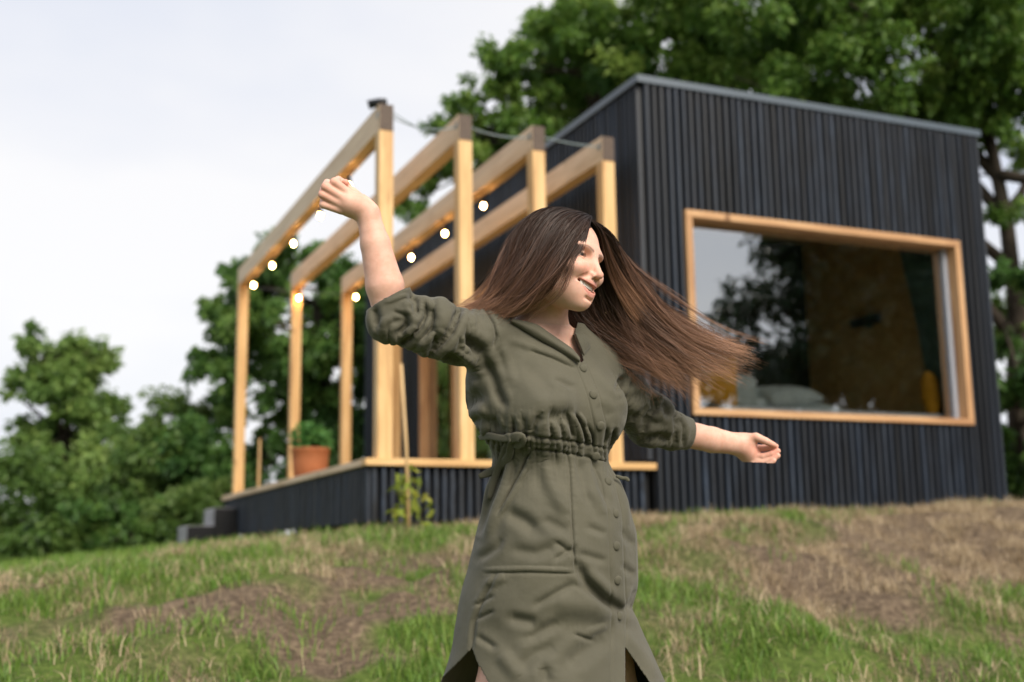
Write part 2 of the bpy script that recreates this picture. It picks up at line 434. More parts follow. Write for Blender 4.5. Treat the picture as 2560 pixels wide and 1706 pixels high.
def batten_mesh(name, nrm, tan):
    """unit-long vertical batten with a tapered section"""
    prof = [(-.021,0),(-.0165,.034),(-.010,.040),(.010,.040),(.0165,.034),(.021,0)]
    V = []
    for z in (0, 1):
        for t, d in prof: V.append(np.array(tan)*t + np.array(nrm)*d + np.array([0,0,z]))
    F = [(i, i+1, 7+i, 6+i) for i in range(5)]
    me = bpy.data.meshes.new(name); me.from_pydata([tuple(v) for v in V], [], F+[(5,4,3,2,1,0),(6,7,8,9,10,11)]); me.update()
    me.materials.append(CH); return me
BF = batten_mesh('batten_front', (0,-1,0), (1,0,0)); BS = batten_mesh('batten_side', (-1,0,0), (0,-1,0)); BR = batten_mesh('batten_right', (1,0,0), (0,1,0))
rgb = random.Random(5)
def batten(me, x, y, z0, z1, parent):
    o = bpy.data.objects.new('batten', me); COL.objects.link(o); o.parent = parent
    o.location = Vector((x+rgb.uniform(-.0015,.0015), y+rgb.uniform(-.0015,.0015), z0)) - parent.location
    o.scale = (rgb.uniform(.9,1.08), rgb.uniform(.9,1.08), z1-z0); return o
P_ = .0655
nb = int((XE-XC-.03)/P_)
for i in range(nb+1):
    x = XC+.03+i*(XE-XC-.06)/nb
    if WX0-.03 < x < WX1+.03:
        batten(BF, x, YC-.001, -.8, WZ0-.001, cabin); batten(BF, x, YC-.001, WZ1+.001, HR-.07, cabin)
    else: batten(BF, x, YC-.001, -.8, HR-.07, cabin)
nb = 104
for i in range(nb+1):
    y = YC+.03+i*(YB-YC-.06)/nb
    if DY0-.05 < y < DY1+.05: batten(BS, XC-.001, y, DZ+.07, HR-.07, cabin)
    else: batten(BS, XC-.001, y, 0.03 if y < 5.5 else -.8, HR-.07, cabin)
for i in range(12):
    batten(BR, XE+.001, YC+.03+i*P_, -.8, HR-.07, cabin)
RM = MATS['roof_metal']
roof = boxobj('roof', (XC-.045,XE+.02,YC-.035,YB+.03,HR-.035,HR), RM, cabin, .006)
boxobj('fascia', (XC-.05,XE+.025,YC-.050,YC-.0355,HR-.064,HR-.004), RM, roof, .003)
boxobj('fascia', (XC-.06,XC-.0455,YC-.050,YB+.03,HR-.0635,HR-.0045), RM, roof, .003)
boxobj('gutter_outlet', (XE+.03,XE+.12,YC+.25,YC+.37,HR-.33,HR-.13), MATS['black_metal'], cabin, .02)
# window
win = boxobj('window', (WX0+.062,WX1-.062,YC+.075,YC+.082,WZ0+.05,WZ1-.05), MATS['glass'], cabin, 0)
def clear_back(o, axis):
    o.data.materials.append(MATS['glass_clear'])
    for f_ in o.data.polygons: f_.material_index = 0 if f_.normal[axis] < -.9 else 1
clear_back(win, 1)
for b, m_ in (((WX0,WX1,YC-.062,YC+.10,WZ1-.058,WZ1),FW), ((WX0,WX1,YC-.062,YC+.10,WZ0,WZ0+.052),FW),
          ((WX0,WX0+.06,YC-.0615,YC+.0995,WZ0+.0525,WZ1-.0585),FWU), ((WX1-.06,WX1,YC-.0615,YC+.0995,WZ0+.0525,WZ1-.0585),FWU)):
    boxobj('frame_board', b, m_, win, .004)
boxobj('sash', (WX1-.10,WX1-.0605,YC+.045,YC+.073,WZ0+.053,WZ1-.059), MATS['pale_frame'], win, .002)
# sliding door in the side wall
door = boxobj('door', (XC+.05,XC+.057,DY0+.07,DY1-.07,0.075,DZ-.07), MATS['glass'], cabin, 0)
clear_back(door, 0)
for b, m_ in (((XC-.05,XC+.1,DY0,DY1,DZ-.065,DZ+.0),FW), ((XC-.0495,XC+.0995,DY0,DY0+.065,.002,DZ-.0655),FWU), ((XC-.0495,XC+.0995,DY1-.065,DY1,.002,DZ-.0655),FWU),
              ((XC-.0495,XC+.0995,4.05,4.13,.002,DZ-.0655),FWU)):
    boxobj('frame_board', b, m_, door, .004)

# things inside the window
def pillow(name, c, s, rot, m_, label, cat, puff=1.0, group=None):
    n = 22; u = np.linspace(-1,1,n); U, W_ = np.meshgrid(u,u,indexing='ij')
    edge = np.clip((1-np.abs(U)**3.2)*(1-np.abs(W_)**3.2),0,1)**.45
    pin = 1-.10*(1-np.abs(U))*np.abs(W_)**2
    pin2 = 1-.10*(1-np.abs(W_))*np.abs(U)**2
    wr = (fract_noise(np.stack([U.ravel()*3,W_.ravel()*3,np.zeros(U.size)+c[0]],1),1,2,3)-.5).reshape(U.shape)*.3
    top = np.stack([U*s[0]*pin2, W_*s[1]*pin, edge*s[2]*(1+wr)*puff],-1); bot = top*np.array([1,1,-1])
    V = np.concatenate([top.reshape(-1,3), bot.reshape(-1,3)]); i = (np.arange(n-1)[:,None]*n+np.arange(n-1)[None,:]).ravel()
    F = np.concatenate([np.stack([i,i+n,i+n+1,i+1],1), np.stack([i,i+1,i+n+1,i+n],1)+n*n])
    me = npmesh(name, V, F); o = link(name, me, m_, smooth=True); o.location = tuple(c); o.rotation_euler = rot
    w_ = o.modifiers.new('weld','WELD'); w_.merge_threshold = .002
    return tag(o, label, cat, group)
bedZ = .49
bed = boxobj('mattress', (2.95,5.40,.26,2.2,.08,bedZ), MATS['cotton_white'], None, .03)
tag(rebase(bed), 'white mattress lying just inside the big window', 'mattress')
pillow('pillow', (3.80,.60,.625), (.30,.21,.085), (.25,-.10,.12), MATS['cotton_grey'], 'grey pillow on top of the crumpled bedding', 'pillow')
pillow('blanket', (3.62,.72,bedZ+.05), (.75,.30,.07), (0,.02,.1), MATS['cotton_grey'], 'grey crumpled blanket spread over the white mattress', 'blanket')
pillow('pillow', (3.30,.66,.66), (.28,.22,.09), (.9,.15,-.25), MATS['cotton_grey'], 'grey pillow propped behind the mustard cushion at the left', 'pillow')
pillow('cushion', (3.00,.40,.71), (.21,.235,.085), (1.4,.12,-.1), MATS['mustard'], 'mustard cushion leaning at the left end of the window', 'cushion')
pillow('cushion', (5.27,.44,.68), (.17,.2,.08), (1.5,.0,.75), MATS['mustard'], 'mustard cushion standing at the right end by the curtain', 'cushion')
n = 60; u = np.linspace(0,1,n); zz = np.linspace(.5,2.35,24)
U, ZZ = np.meshgrid(u, zz, indexing='ij')
pinch = .12+.1*np.clip((ZZ-.8)/1.5,0,1)
V = np.stack([5.335+.028*np.sin(U*34)-.09*np.clip(ZZ-1.,0,1), .30+U*pinch*1.9+.10*(1-np.clip((ZZ-.6)/.7,0,1))*.5, ZZ],-1).reshape(-1,3)
i = (np.arange(n-1)[:,None]*24+np.arange(23)[None,:]).ravel()
o = link('curtain', npmesh('curtain', V, np.stack([i,i+24,i+25,i+1],1)), MATS['curtain_green'], smooth=True); sm = o.modifiers.new('solid','SOLIDIFY'); sm.thickness=.006
tag(rebase(o), 'dark green curtain gathered at the right inside the window', 'curtain')
lamp = empty('wall_lamp', (XE-.15,1.43,1.50), 'small black wall lamp on the plywood inside the window', 'wall lamp')
boxobj('lamp_plate', (XE-.158,XE-.1455,1.37,1.49,1.47,1.59), MATS['black_metal'], lamp, .004)
boxobj('lamp_shade', (XE-.235,XE-.1585,1.24,1.62,1.49,1.58), MATS['black_metal'], lamp, .015)
o = boxobj('door_curtain', (XC+.2,XC+.215,3.05,3.75,.05,2.2), MATS['cotton_white'], None, .003)
tag(rebase(o), 'pale curtain hanging behind the glass side door', 'curtain')

# ================================================================== deck
L_, W_ = 2.2145, 5.48
LA, LB, LU = MATS['larch_across'], MATS['larch_back'], MATS['larch']
deck = empty('deck', (L_/2, W_/2, -.45), 'raised timber deck with black batten skirt and pale wood edging', 'deck')
boxobj('deck_trim', (0,L_,0,.12,-.047,0), LA, deck, .004)
boxobj('deck_trim', (0,.12,.1205,W_,-.0475,-.0005), LB, deck, .004)
k = 0; y = .1215
while y < W_-.1:
    boxobj('deck_board', (.1215,2.16,y,y+.115,-.03,-.002), LA, deck, .002); y += .1205
boxobj('skirt_panel', (.07,XC-.04,.075,.095,-.40,-.048), BB, deck, 0)
boxobj('skirt_panel', (.07,.09,.0955,W_-.03,-.40,-.0482), BB, deck, 0)
for i in range(34): batten(BF, .075+i*(XC-.11-.075)/33, .0745, -.42, -.0485, deck)
for i in range(83): batten(BS, .0695, .085+i*(W_-.12)/82, -.42, -.0485, deck)

# ================================================================== pergola frames
PX = [.092, .687, 1.270, 1.853]; PW = .104
YF, YR = .04, 5.374
EG = MATS['endgrain']
plabels = ['leftmost larch pergola frame on the outer edge of the deck', 'second larch pergola frame from the left, behind the raised arm', 'third larch pergola frame from the left, above the woman’s hair', 'rightmost larch pergola frame standing closest to the cabin wall']
plabels = [p.replace('’', "'") for p in plabels]
for i, x in enumerate(PX):
    dz = [0, .004, -.003, -.012][i]
    pf = empty('pergola_frame', (x+PW/2, (YF+YR)/2, 0), plabels[i], 'pergola', 'pergola frames')
    boxobj('post', (x,x+PW,YF,YF+PW,.002,2.306+dz), LU, pf, .004)
    boxobj('post', (x,x+PW,YR-PW,YR,.002,2.306+dz), LU, pf, .004)
    bm_ = boxobj('beam', (x,x+PW,YF,YR,2.3065+dz,2.5+dz), LB, pf, .004)
    boxobj('end_grain', (x+.002,x+PW-.002,YF-.003,YF-.0004,2.309+dz,2.498+dz), EG, bm_, 0)
    boxobj('bracket', (x-.004,x-.0005,YF+.02,YF+.06,2.40+dz,2.45+dz), MATS['metal_bracket'], bm_, .001)
c_ = np.array([PX[0]+.03, YF+.12, 2.5])
cam_o = empty('spotlight', c_, 'small black spotlight clamped on top of the leftmost front post', 'spotlight')
boxobj('clamp', (c_[0]-.02,c_[0]+.02,c_[1]-.02,c_[1]+.02,2.5005,2.53), MATS['black_metal'], cam_o, .003)
mb = MB(); mb.tube([(c_[0]+.03,c_[1]-.05,2.545),(c_[0]-.0,c_[1],2.555),(c_[0]-.07,c_[1]+.03,2.535)], [.026,.03,.034], 12)
link('lamp_head', mb.mesh('lamp_head'), MATS['black_metal'], cam_o)

# string of bulbs zigzagging under the beams
sl = empty('string_light', (.7, 2.7, 2.2), 'string of small warm glowing bulbs hung under the pergola beams', 'string light')
b1 = [4.72,3.79,2.88,1.9,1.0]; b3 = [4.93,3.93,3.0,2.06,1.14]
cz = 2.27
def sag(a, b, s, n=14):
    t = np.linspace(0,1,n)[:,None]; p = np.asarray(a)*(1-t)+np.asarray(b)*t; p[:,2] -= s*4*(t[:,0]*(1-t[:,0])); return p
xb = [PX[0]+.05, PX[1]+.05, PX[2]+.05]
path = [(xb[0], .25, cz)]+[(xb[0], y, cz) for y in reversed(b1)]+[(xb[0]+.03,5.2,cz),(xb[1],5.19,cz),(xb[2],5.2,cz)]+[(xb[2],y,cz) for y in b3]+[(xb[2],.25,cz)]
pts = np.concatenate([sag(path[i], path[i+1], .012) for i in range(len(path)-1)])
keep = np.concatenate([[True], np.linalg.norm(np.diff(pts,axis=0),axis=1) > 1e-4]); pts = pts[keep]
mb = MB(); mb.tube(pts, .005, 5); link('cable', mb.mesh('cable'), MATS['black_metal'], sl)
bpts = [(xb[0],y) for y in b1]+[(xb[1],5.19)]+[(xb[2],y) for y in b3]
t = np.linspace(0, math.pi, 11)
prof_r = .0145*np.sin(t)**.75; prof_z = -.021*(1-np.cos(t))
rng_ = [ (r_, z_) for r_, z_ in zip(prof_r, prof_z)]
def lathe(prof, c, k=14):
    V=[]; F=[]
    for r_, z_ in prof:
        for j in range(k): a = j*2*math.pi/k; V.append((c[0]+max(r_,.0004)*math.cos(a), c[1]+max(r_,.0004)*math.sin(a), c[2]+z_))
    for i in range(len(prof)-1):
        for j in range(k): F.append((i*k+j, i*k+(j+1)%k, (i+1)*k+(j+1)%k, (i+1)*k+j))
    return np.array(V), np.array(F)
bulb_me = npmesh('bulb', *lathe(rng_, (0,0,0))); bulb_me.materials.append(MATS['bulb'])
sock_me = npmesh('socket', *lathe([(0,.05),(.014,.05),(.017,.03),(.017,0),(.014,-.006),(0,-.006)], (0,0,0))); sock_me.materials.append(MATS['black_metal'])
for (x, y) in bpts:
    bo = bpy.data.objects.new('bulb', bulb_me); COL.objects.link(bo); bo.parent = sl; bo.location = Vector((x, y, 2.205))-sl.location
    so = bpy.data.objects.new('socket', sock_me); COL.objects.link(so); so.parent = bo; so.location = (0,0,.002)
wz = 2.44
wl = ['wire sagging between the first and second pergola beams from the left', 'wire sagging between the second and third pergola beams', 'wire stretched between the third and the rightmost pergola beam']
for i in range(3):
    mb = MB(); mb.tube(sag((PX[i]+PW+.001, YF+.06, wz-.0*i), (PX[i+1]-.003, YF+.06, wz-.02), [.05,.03,.012][i], 12), .0055, 5)
    if i == 0: mb.tube(sag((PX[i]+PW+.001, YF+.05, wz+.03), (PX[i]+.36, YF+.06, wz-.075), .01, 10), .0045, 5)
    o = link('wire', mb.mesh('wire'), MATS['steel_wire']); tag(rebase(o), wl[i], 'wire', 'wires between pergola beams')

# ================================================================== small things round the deck
def leaves(P, D, size, rg, droop=.3, k_aspect=.5):
    """leaf-shaped folded quads: centres P, outward directions D"""
    m = len(P); D = D/(np.linalg.norm(D,axis=1)[:,None]+1e-9)
    a = rg.normal(0,1,(m,3)); side = np.cross(D,a); side /= np.linalg.norm(side,axis=1)[:,None]+1e-9
    up = np.cross(side, D)
    L = size*rg.uniform(.6,1.4,m); Wd = L*k_aspect
    tip = P + D*L[:,None] - np.array([0,0,1])*(droop*L)[:,None]
    mid = P + D*(L*.45)[:,None] - np.array([0,0,1])*(droop*.25*L)[:,None]
    l = mid + side*(Wd*.5)[:,None]+up*(L*.08)[:,None]; r = mid - side*(Wd*.5)[:,None]+up*(L*.08)[:,None]
    V = np.stack([P, r, tip, l],1).reshape(-1,3); b = np.arange(m)[:,None]*4
    return V, np.concatenate([b+np.array([[0,1,2]]), b+np.array([[0,2,3]])])
def leaf_mesh(name, P, D, size, rg, tint=None, **kw):
    V, T = leaves(P, D, size, rg, **kw); me = npmesh(name, V, T)
    r_ = rg.normal(.5,.2,len(P)) if tint is None else tint+rg.normal(0,.14,len(P))
    fattr(me, 'rnd', np.repeat(np.clip(r_,0,1), 4)); return me
pot = empty('plant_pot', (.30,2.75,-.002), 'terracotta coloured tub with a leafy green herb on the deck edge', 'plant pot')
V, F = lathe([(0,.0),(.135,.0),(.15,.10),(.152,.105),(.158,.18),(.16,.19),(.165,.27),(.172,.275),(.172,.295),(.158,.296),(.155,.26),(0,.26)], (.30,2.75,.001), 26)
link('tub', npmesh('tub', V, F), MATS['terracotta'], pot, True)
rg = np.random.default_rng(3)
m = 420; D = rg.normal(0,1,(m,3)); D[:,2] = np.abs(D[:,2])*1.2; D /= np.linalg.norm(D,axis=1)[:,None]
P = np.array([.30,2.75,.33]) + D*rg.uniform(.02,.17,m)[:,None]*np.array([1,1,1.15])
link('foliage', leaf_mesh('foliage', P, D+rg.normal(0,.5,(m,3)), .075, rg), MATS['leaf_herb'], pot)
o = MB(); o.tube([(.32,5.12,-.45),(.325,5.12,.2),(.33,5.13,.60)], [.014,.013,.011], 7)
tag(rebase(link('garden_cane', o.mesh('garden_cane'), MATS['bamboo'])), 'short bamboo cane standing behind the far corner of the deck', 'cane')
# sapling tied to a tall cane in front of the skirt
vb = at(1020,1342,7.35); vb[2] = float(ground_z(vb[0],vb[1]))
sp = empty('sapling', vb, 'young vine with yellowish leaves growing against the black deck skirt', 'sapling')
mb = MB(); mb.tube([vb+(.09,.02,-.03), vb+(.085,.01,.12), vb+(.05,.0,.25), vb+(.02,0,.36)], [.006,.005,.004,.003], 6)
mb.tube([vb+(.085,.01,.12), vb+(.14,.0,.2), vb+(.19,.0,.21)], [.004,.003,.002], 6)
link('stem', mb.mesh('stem'), MATS['bark'], sp)
rg = np.random.default_rng(8); cs = [((-.0,0,.33),30,.04),((.0,0,.26),16,.04),((-.045,0,.19),12,.03),((.04,0,.16),9,.035),((-.03,0,.12),6,.025),((.16,0,.19),6,.03),((.09,0,.05),7,.03)]
P = np.concatenate([vb+np.array(c)+rg.normal(0,r_,(k,3)) for c,k,r_ in cs]); D = rg.normal(0,1,(len(P),3)); D[:,2]*=.5
link('foliage', leaf_mesh('foliage', P, D, .062, rg, droop=.5, k_aspect=.75), MATS['leaf_vine'], sp)
ctop = at(1003,910,7.42)
mb = MB(); mb.tube([vb+(.0,-.03,-.1), (vb+ctop)/2+np.array([.004,-.02,.01]), ctop], [.0115,.0105,.009], 8)
tag(rebase(link('garden_cane', mb.mesh('garden_cane'), MATS['bamboo'])), 'tall thin bamboo cane supporting the vine by the deck skirt', 'cane')
# steps by the far deck end
g1 = float(ground_z(-.3,5.4))
def step(name, b, label):
    e_ = empty(name, ((b[0]+b[1])/2,(b[2]+b[3])/2,b[4]), label, 'step', 'deck steps')
    boxobj('block', b, MATS['concrete'], e_, .01)
    boxobj('front_board', (b[0]+.004,b[1],b[2]-.022,b[2]-.001,b[4],b[5]-.004), BB, e_, .003)
step('deck_step', (-.20,.06,4.72,5.35,g1-.1,-.15), 'taller grey step block touching the far end of the deck')
step('deck_step', (-.47,-.205,4.68,5.30,g1-.1,-.33), 'lower grey step block in front of the taller step')
bz = float(ground_z(.25,.02))
o = boxobj('foundation_block', (.36,.56,.16,.36,bz-.1,-.402), MATS['concrete'], None, .008)
tag(rebase(o), 'small concrete foundation block under the front corner of the deck', 'block')
o = boxobj('foundation_block', (1.5,1.7,.2,.4,-.62,-.402), MATS['concrete'], None, .008)
tag(rebase(o), 'small concrete foundation block under the deck near the cabin', 'block')

# ================================================================== trees and shrubs
def polyline(a, b, rg, wob=.12, n=7):
    t = np.linspace(0,1,n)[:,None]; p = np.asarray(a)*(1-t)+np.asarray(b)*t
    L = np.linalg.norm(np.asarray(b)-np.asarray(a)); w = rg.normal(0, wob*L*.35, (n,3))*np.sin(t*math.pi)
    w = np.cumsum(w,axis=0)*.4*np.sin(t*math.pi); return p+w
def tree(name, base, trunk_top, lobes, nleaf, size, leafm, label, cat, seed, trunk_r=.16, nclump=60, tint_z=.25, group=None, spread=.26, zmin=None):
    """lobes: list of (centre, radii, weight); leaves gathered in clumps fed by limbs"""
    rg = np.random.default_rng(seed); base = np.asarray(base,float); top = np.asarray(trunk_top,float)
    root = empty(name, base, label, cat, group)
    wts = np.array([l[2] for l in lobes],float); wts /= wts.sum()
    C = []; Rr = []
    for _ in range(nclump):
        c, r_, _w = lobes[rg.choice(len(lobes), p=wts)]
        d = rg.normal(0,1,3); d /= np.linalg.norm(d); d = d*rg.uniform(.35,1.02)**.5
        C.append(np.asarray(c)+d*np.asarray(r_)); Rr.append(min(r_)*spread*rg.uniform(.6,1.5))
    C = np.array(C); Rr = np.array(Rr)
    mb = MB(); tp = polyline(base, top, rg, .10, 10); rad = np.linspace(trunk_r, trunk_r*.42, 10); rad[0]*=1.35
    mb.tube(tp, rad, 9)
    nl = min(len(C), 46)
    hubs = []
    for i in range(7):
        s = tp[rg.integers(4,10)]; e = C[rg.integers(len(C))]*.62+s*.38
        q = polyline(s, e, rg, .2, 7); mb.tube(q, np.linspace(trunk_r*.5, trunk_r*.2, 7), 7); hubs.append(q)
    H = np.concatenate(hubs+[tp[5:]])
    for i in range(nl):
        j = np.argmin(np.linalg.norm(H-C[i],axis=1)+rg.uniform(0,.5,len(H))); q = polyline(H[j], C[i], rg, .22, 6)
        mb.tube(q, np.linspace(trunk_r*.18, trunk_r*.035, 6), 5)
    link('trunk', mb.mesh('trunk'), MATS['bark'], root, True)
    w = Rr**2; w /= w.sum(); ci = rg.choice(len(C), nleaf, p=w)
    d = rg.normal(0,1,(nleaf,3)); d /= np.linalg.norm(d,axis=1)[:,None]; rr = rg.uniform(0,1,nleaf)**.45
    # spray structure: pull leaves onto a few twigs of their clump
    tw = rg.normal(0,1,(len(C),9,3)); tw[...,2] *= .55; tw /= np.linalg.norm(tw,axis=2)[...,None]
    td = tw[ci, rg.integers(0,9,nleaf)]
    P = C[ci] + (td*(.72*rr)[:,None]*1.5 + d*(.42*rr)[:,None])*Rr[ci][:,None]
    if zmin is not None: P[:,2] = np.maximum(P[:,2], zmin+rg.uniform(0,.2,nleaf))
    D = td*.8 + rg.normal(0,.6,(nleaf,3)); D[:,2] -= .15
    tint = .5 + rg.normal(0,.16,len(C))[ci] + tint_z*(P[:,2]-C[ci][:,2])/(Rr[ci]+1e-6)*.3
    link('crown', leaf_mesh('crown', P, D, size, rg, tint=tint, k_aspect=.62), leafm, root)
    return root
gz = lambda p: float(ground_z(np.array(p[0]), np.array(p[1]), False))
def A(px, py, d): return at(px, py, d)
def pxr(px, d): return px*d/FPX
# big tree rising behind the cabin, trunk at the right
d = 15.5
b = A(2560,1150,d); b[2] = gz(b)
tree('oak_tree', b, A(2470,330,d), [
    (A(2150,120,d), (pxr(430,d),2.3,pxr(270,d)), 3.2), (A(1720,60,d+.5), (pxr(330,d),2.0,pxr(200,d)), 2.2),
    (A(2560,330,d), (pxr(200,d),2.0,pxr(360,d)), 1.0), (A(2350,-200,d), (pxr(500,d),2.2,pxr(200,d)), 1.6), (A(2600,800,d), (pxr(100,d),1.2,pxr(180,d)), .5)],
    125000, .088, MATS['leaf_oak'], 'tall broadleaf tree spreading its crown over the right end of the cabin', 'tree', 101, .17, 190, spread=.25)
d = 16.5
b = A(1500,1150,d); b[2] = gz(b)
tree('oak_tree', b, A(1480,300,d), [
    (A(1440,230,d), (pxr(210,d),1.6,pxr(160,d)), 1.6), (A(1255,235,d), (pxr(130,d),1.2,pxr(85,d)), 1.1), (A(1140,300,d), (pxr(60,d),.8,pxr(75,d)), .45), (A(1120,440,d), (pxr(60,d),.8,pxr(70,d)), .4), (A(1560,90,d), (pxr(190,d),1.6,pxr(170,d)), 1.5), (A(1270,330,d), (pxr(130,d),1.2,pxr(110,d)), .8),
    (A(1190,480,d), (pxr(150,d),1.2,pxr(160,d)), .7), (A(1900,260,d), (pxr(260,d),1.6,pxr(140,d)), 1.2)],
    62000, .085, MATS['leaf_oak'], 'broadleaf tree whose crown shows above the left slope of the cabin roof', 'tree', 102, .17, 130)
d = 18.0
b = A(800,1250,d); b[2] = gz(b)
tree('ash_tree', b, A(795,760,d), [
    (A(760,790,d), (pxr(190,d),1.8,pxr(170,d)), 2.0), (A(590,760,d), (pxr(75,d),1.0,pxr(110,d)), .7), (A(620,950,d), (pxr(120,d),1.2,pxr(150,d)), 1.0),
    (A(860,980,d), (pxr(140,d),1.6,pxr(200,d)), 1.5), (A(690,1130,d), (pxr(190,d),1.6,pxr(110,d)), 1.4), (A(960,700,d), (pxr(120,d),1.5,pxr(140,d)), .8)],
    72000, .092, MATS['leaf_dark'], 'dark green tree standing behind the pergola posts', 'tree', 103, .2, 110)
d = 20.0
b = A(165,1360,d); b[2] = gz(b)
tree('fruit_tree', b, A(170,980,d), [
    (A(165,1010,d), (pxr(112,d),1.2,pxr(160,d)), 2.0), (A(95,900,d), (pxr(75,d),.8,pxr(75,d)), .7), (A(250,900,d), (pxr(50,d),.8,pxr(65,d)), .5),
    (A(40,1010,d), (pxr(60,d),.8,pxr(80,d)), .5), (A(260,1030,d), (pxr(70,d),.9,pxr(90,d)), .8), (A(140,1150,d), (pxr(130,d),1.2,pxr(80,d)), 1.0)],
    26000, .098, MATS['leaf_light'], 'small airy tree standing alone at the far left', 'tree', 104, .13, 95, spread=.27)
shr = [ # px, py centre, half width, half height, depth, material, label
    (60,1270,130,120,17,'leaf_hedge','dense green shrub in the far left corner below the airy tree'),
    (230,1230,120,130,17.5,'leaf_light','light green bushy shrub right of the leftmost shrub'),
    (390,1190,110,120,17,'leaf_hedge','rounded green shrub midway along the hedge'),
    (520,1140,90,140,17,'leaf_dark','tall dark shrub rising left of the pergola'),
    (330,1320,140,70,15.5,'leaf_dark','low dark shrub at the foot of the hedge'),
    (480,1290,90,80,15.5,'leaf_hedge','low green shrub behind the deck steps'),
    (120,1370,140,60,15.2,'leaf_hedge','low spreading shrub at the left behind the grassy crest'),
    (450,1100,95,110,18.5,'leaf_hedge','green shrub filling the gap left of the dark tree'),
    (330,1150,90,100,19,'leaf_light','pale green shrub between the airy tree and the dark tree'),
    (760,1250,150,90,14.8,'leaf_dark','dark shrub filling the gap behind the deck'),
    (2540,900,70,330,13.5,'leaf_dark','tall dark shrub in deep shade at the right corner of the cabin')]
for i, (px, py, hw, hh, d, m_, lb) in enumerate(shr):
    c = A(px,py,d); b = A(px,py+hh,d); b[2] = gz(b)
    r_ = (pxr(hw,d), max(.7,pxr(hw,d)*.8), pxr(hh,d))
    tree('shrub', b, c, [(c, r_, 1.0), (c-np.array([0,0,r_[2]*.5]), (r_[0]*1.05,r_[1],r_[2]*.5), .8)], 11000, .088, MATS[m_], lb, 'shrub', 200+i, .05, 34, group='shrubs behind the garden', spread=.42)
# trees behind the photographer, seen mirrored in the window
def mirror_pt(px_, pz_, y_):
    t = (7.63-y_)/7.62; return np.array([-2.235+t*(px_+2.235), y_, -.617+t*(pz_+.617)])
q = lambda a, z_: mirror_pt(a, z_, -17.0)
b = q(4.5,.4); b[2] = -1.6
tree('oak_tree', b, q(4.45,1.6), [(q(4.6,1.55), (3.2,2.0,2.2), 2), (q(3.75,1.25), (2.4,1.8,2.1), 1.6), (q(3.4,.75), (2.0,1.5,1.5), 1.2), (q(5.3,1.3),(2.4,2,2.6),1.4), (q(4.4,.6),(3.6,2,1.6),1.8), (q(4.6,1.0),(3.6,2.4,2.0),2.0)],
     52000, .20, MATS['leaf_shade'], 'large dark tree mirrored in the cabin window', 'tree', 301, .3, 130, spread=.42)
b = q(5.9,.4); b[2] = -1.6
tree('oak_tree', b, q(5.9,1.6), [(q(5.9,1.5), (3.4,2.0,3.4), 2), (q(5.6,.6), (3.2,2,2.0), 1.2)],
     30000, .20, MATS['leaf_shade'], 'second dark tree mirrored at the right of the window', 'tree', 302, .3, 70, spread=.44)
# ================================================================== the woman
# modelled in a frame aligned with the view (x right, y up, z depth, metres) and then placed in the world
def cf(px, py, d): return np.array([(px-1280)/FPX*d, (853-py)/FPX*d, d])
def to_world(V): V = np.asarray(V, float); return CAM + V[:,0:1]*C_R + V[:,1:2]*C_U + V[:,2:3]*C_F
def to_cam(P):
    d = np.asarray(P, float)-CAM; return np.stack([d@C_R, d@C_U, d@C_F], -1)
def to_px(V): V = np.asarray(V); return np.stack([1280+FPX*V[:,0]/V[:,2], 853-FPX*V[:,1]/V[:,2]], 1)
# --- signed distance primitives: (function, smoothing, sign)
def s_ell(c, r, M=None):
    c = np.asarray(c,float); r = np.asarray(r,float); M_ = None if M is None else np.asarray(M,float)
    def f(P):
        q = P-c
        if M_ is not None: q = q@M_.T
        k0 = np.linalg.norm(q/r,axis=-1); k1 = np.linalg.norm(q/(r*r),axis=-1)+1e-9
        return k0*(k0-1)/k1
    return f
def s_cone(a, b, ra, rb):
    a = np.asarray(a,float); b = np.asarray(b,float); ab = b-a; L2 = ab@ab+1e-12
    def f(P):
        t = np.clip(((P-a)@ab)/L2,0,1); return np.linalg.norm(P-(a+t[...,None]*ab),axis=-1)-(ra+(rb-ra)*t)
    return f
def s_loft(rows, rot, zc=None):
    """rows: (py, left px, right px, depth, depth/width ratio); elliptical sections turned by rot"""
    rows = np.array(rows,float)
    yy = (853-rows[:,0])/FPX*rows[:,3]; cx = ((rows[:,1]+rows[:,2])/2-1280)/FPX*rows[:,3]; w = (rows[:,2]-rows[:,1])/2/FPX*rows[:,3]
    o_ = np.argsort(yy); yy, cx, w, zc_, ra = yy[o_], cx[o_], w[o_], rows[o_,3], rows[o_,4]
    a = w/np.sqrt(math.cos(rot)**2+ra**2*math.sin(rot)**2); b = a*ra
    yd = np.linspace(yy[0],yy[-1],220); ker = np.exp(-np.linspace(-2,2,13)**2); ker/=ker.sum()
    def sm(v):
        v = np.interp(yd,yy,v); vp = np.pad(v,6,mode='edge'); return np.convolve(vp,ker,'valid')
    cx, a, b, zc_ = sm(cx), sm(a), sm(b), sm(zc_)
    co, si = math.cos(rot), math.sin(rot)
    def f(P):
        y = P[...,1]; X = P[...,0]-np.interp(y,yd,cx); Z = P[...,2]-np.interp(y,yd,zc_)
        u = X*co+Z*si; v = -X*si+Z*co; A = np.interp(y,yd,a); B = np.interp(y,yd,b)
        k0 = np.sqrt((u/A)**2+(v/B)**2); k1 = np.sqrt((u/A**2)**2+(v/B**2)**2)+1e-9
        d = k0*(k0-1)/k1
        return np.maximum(d, np.maximum(yd[0]-y, y-yd[-1]))
    return f
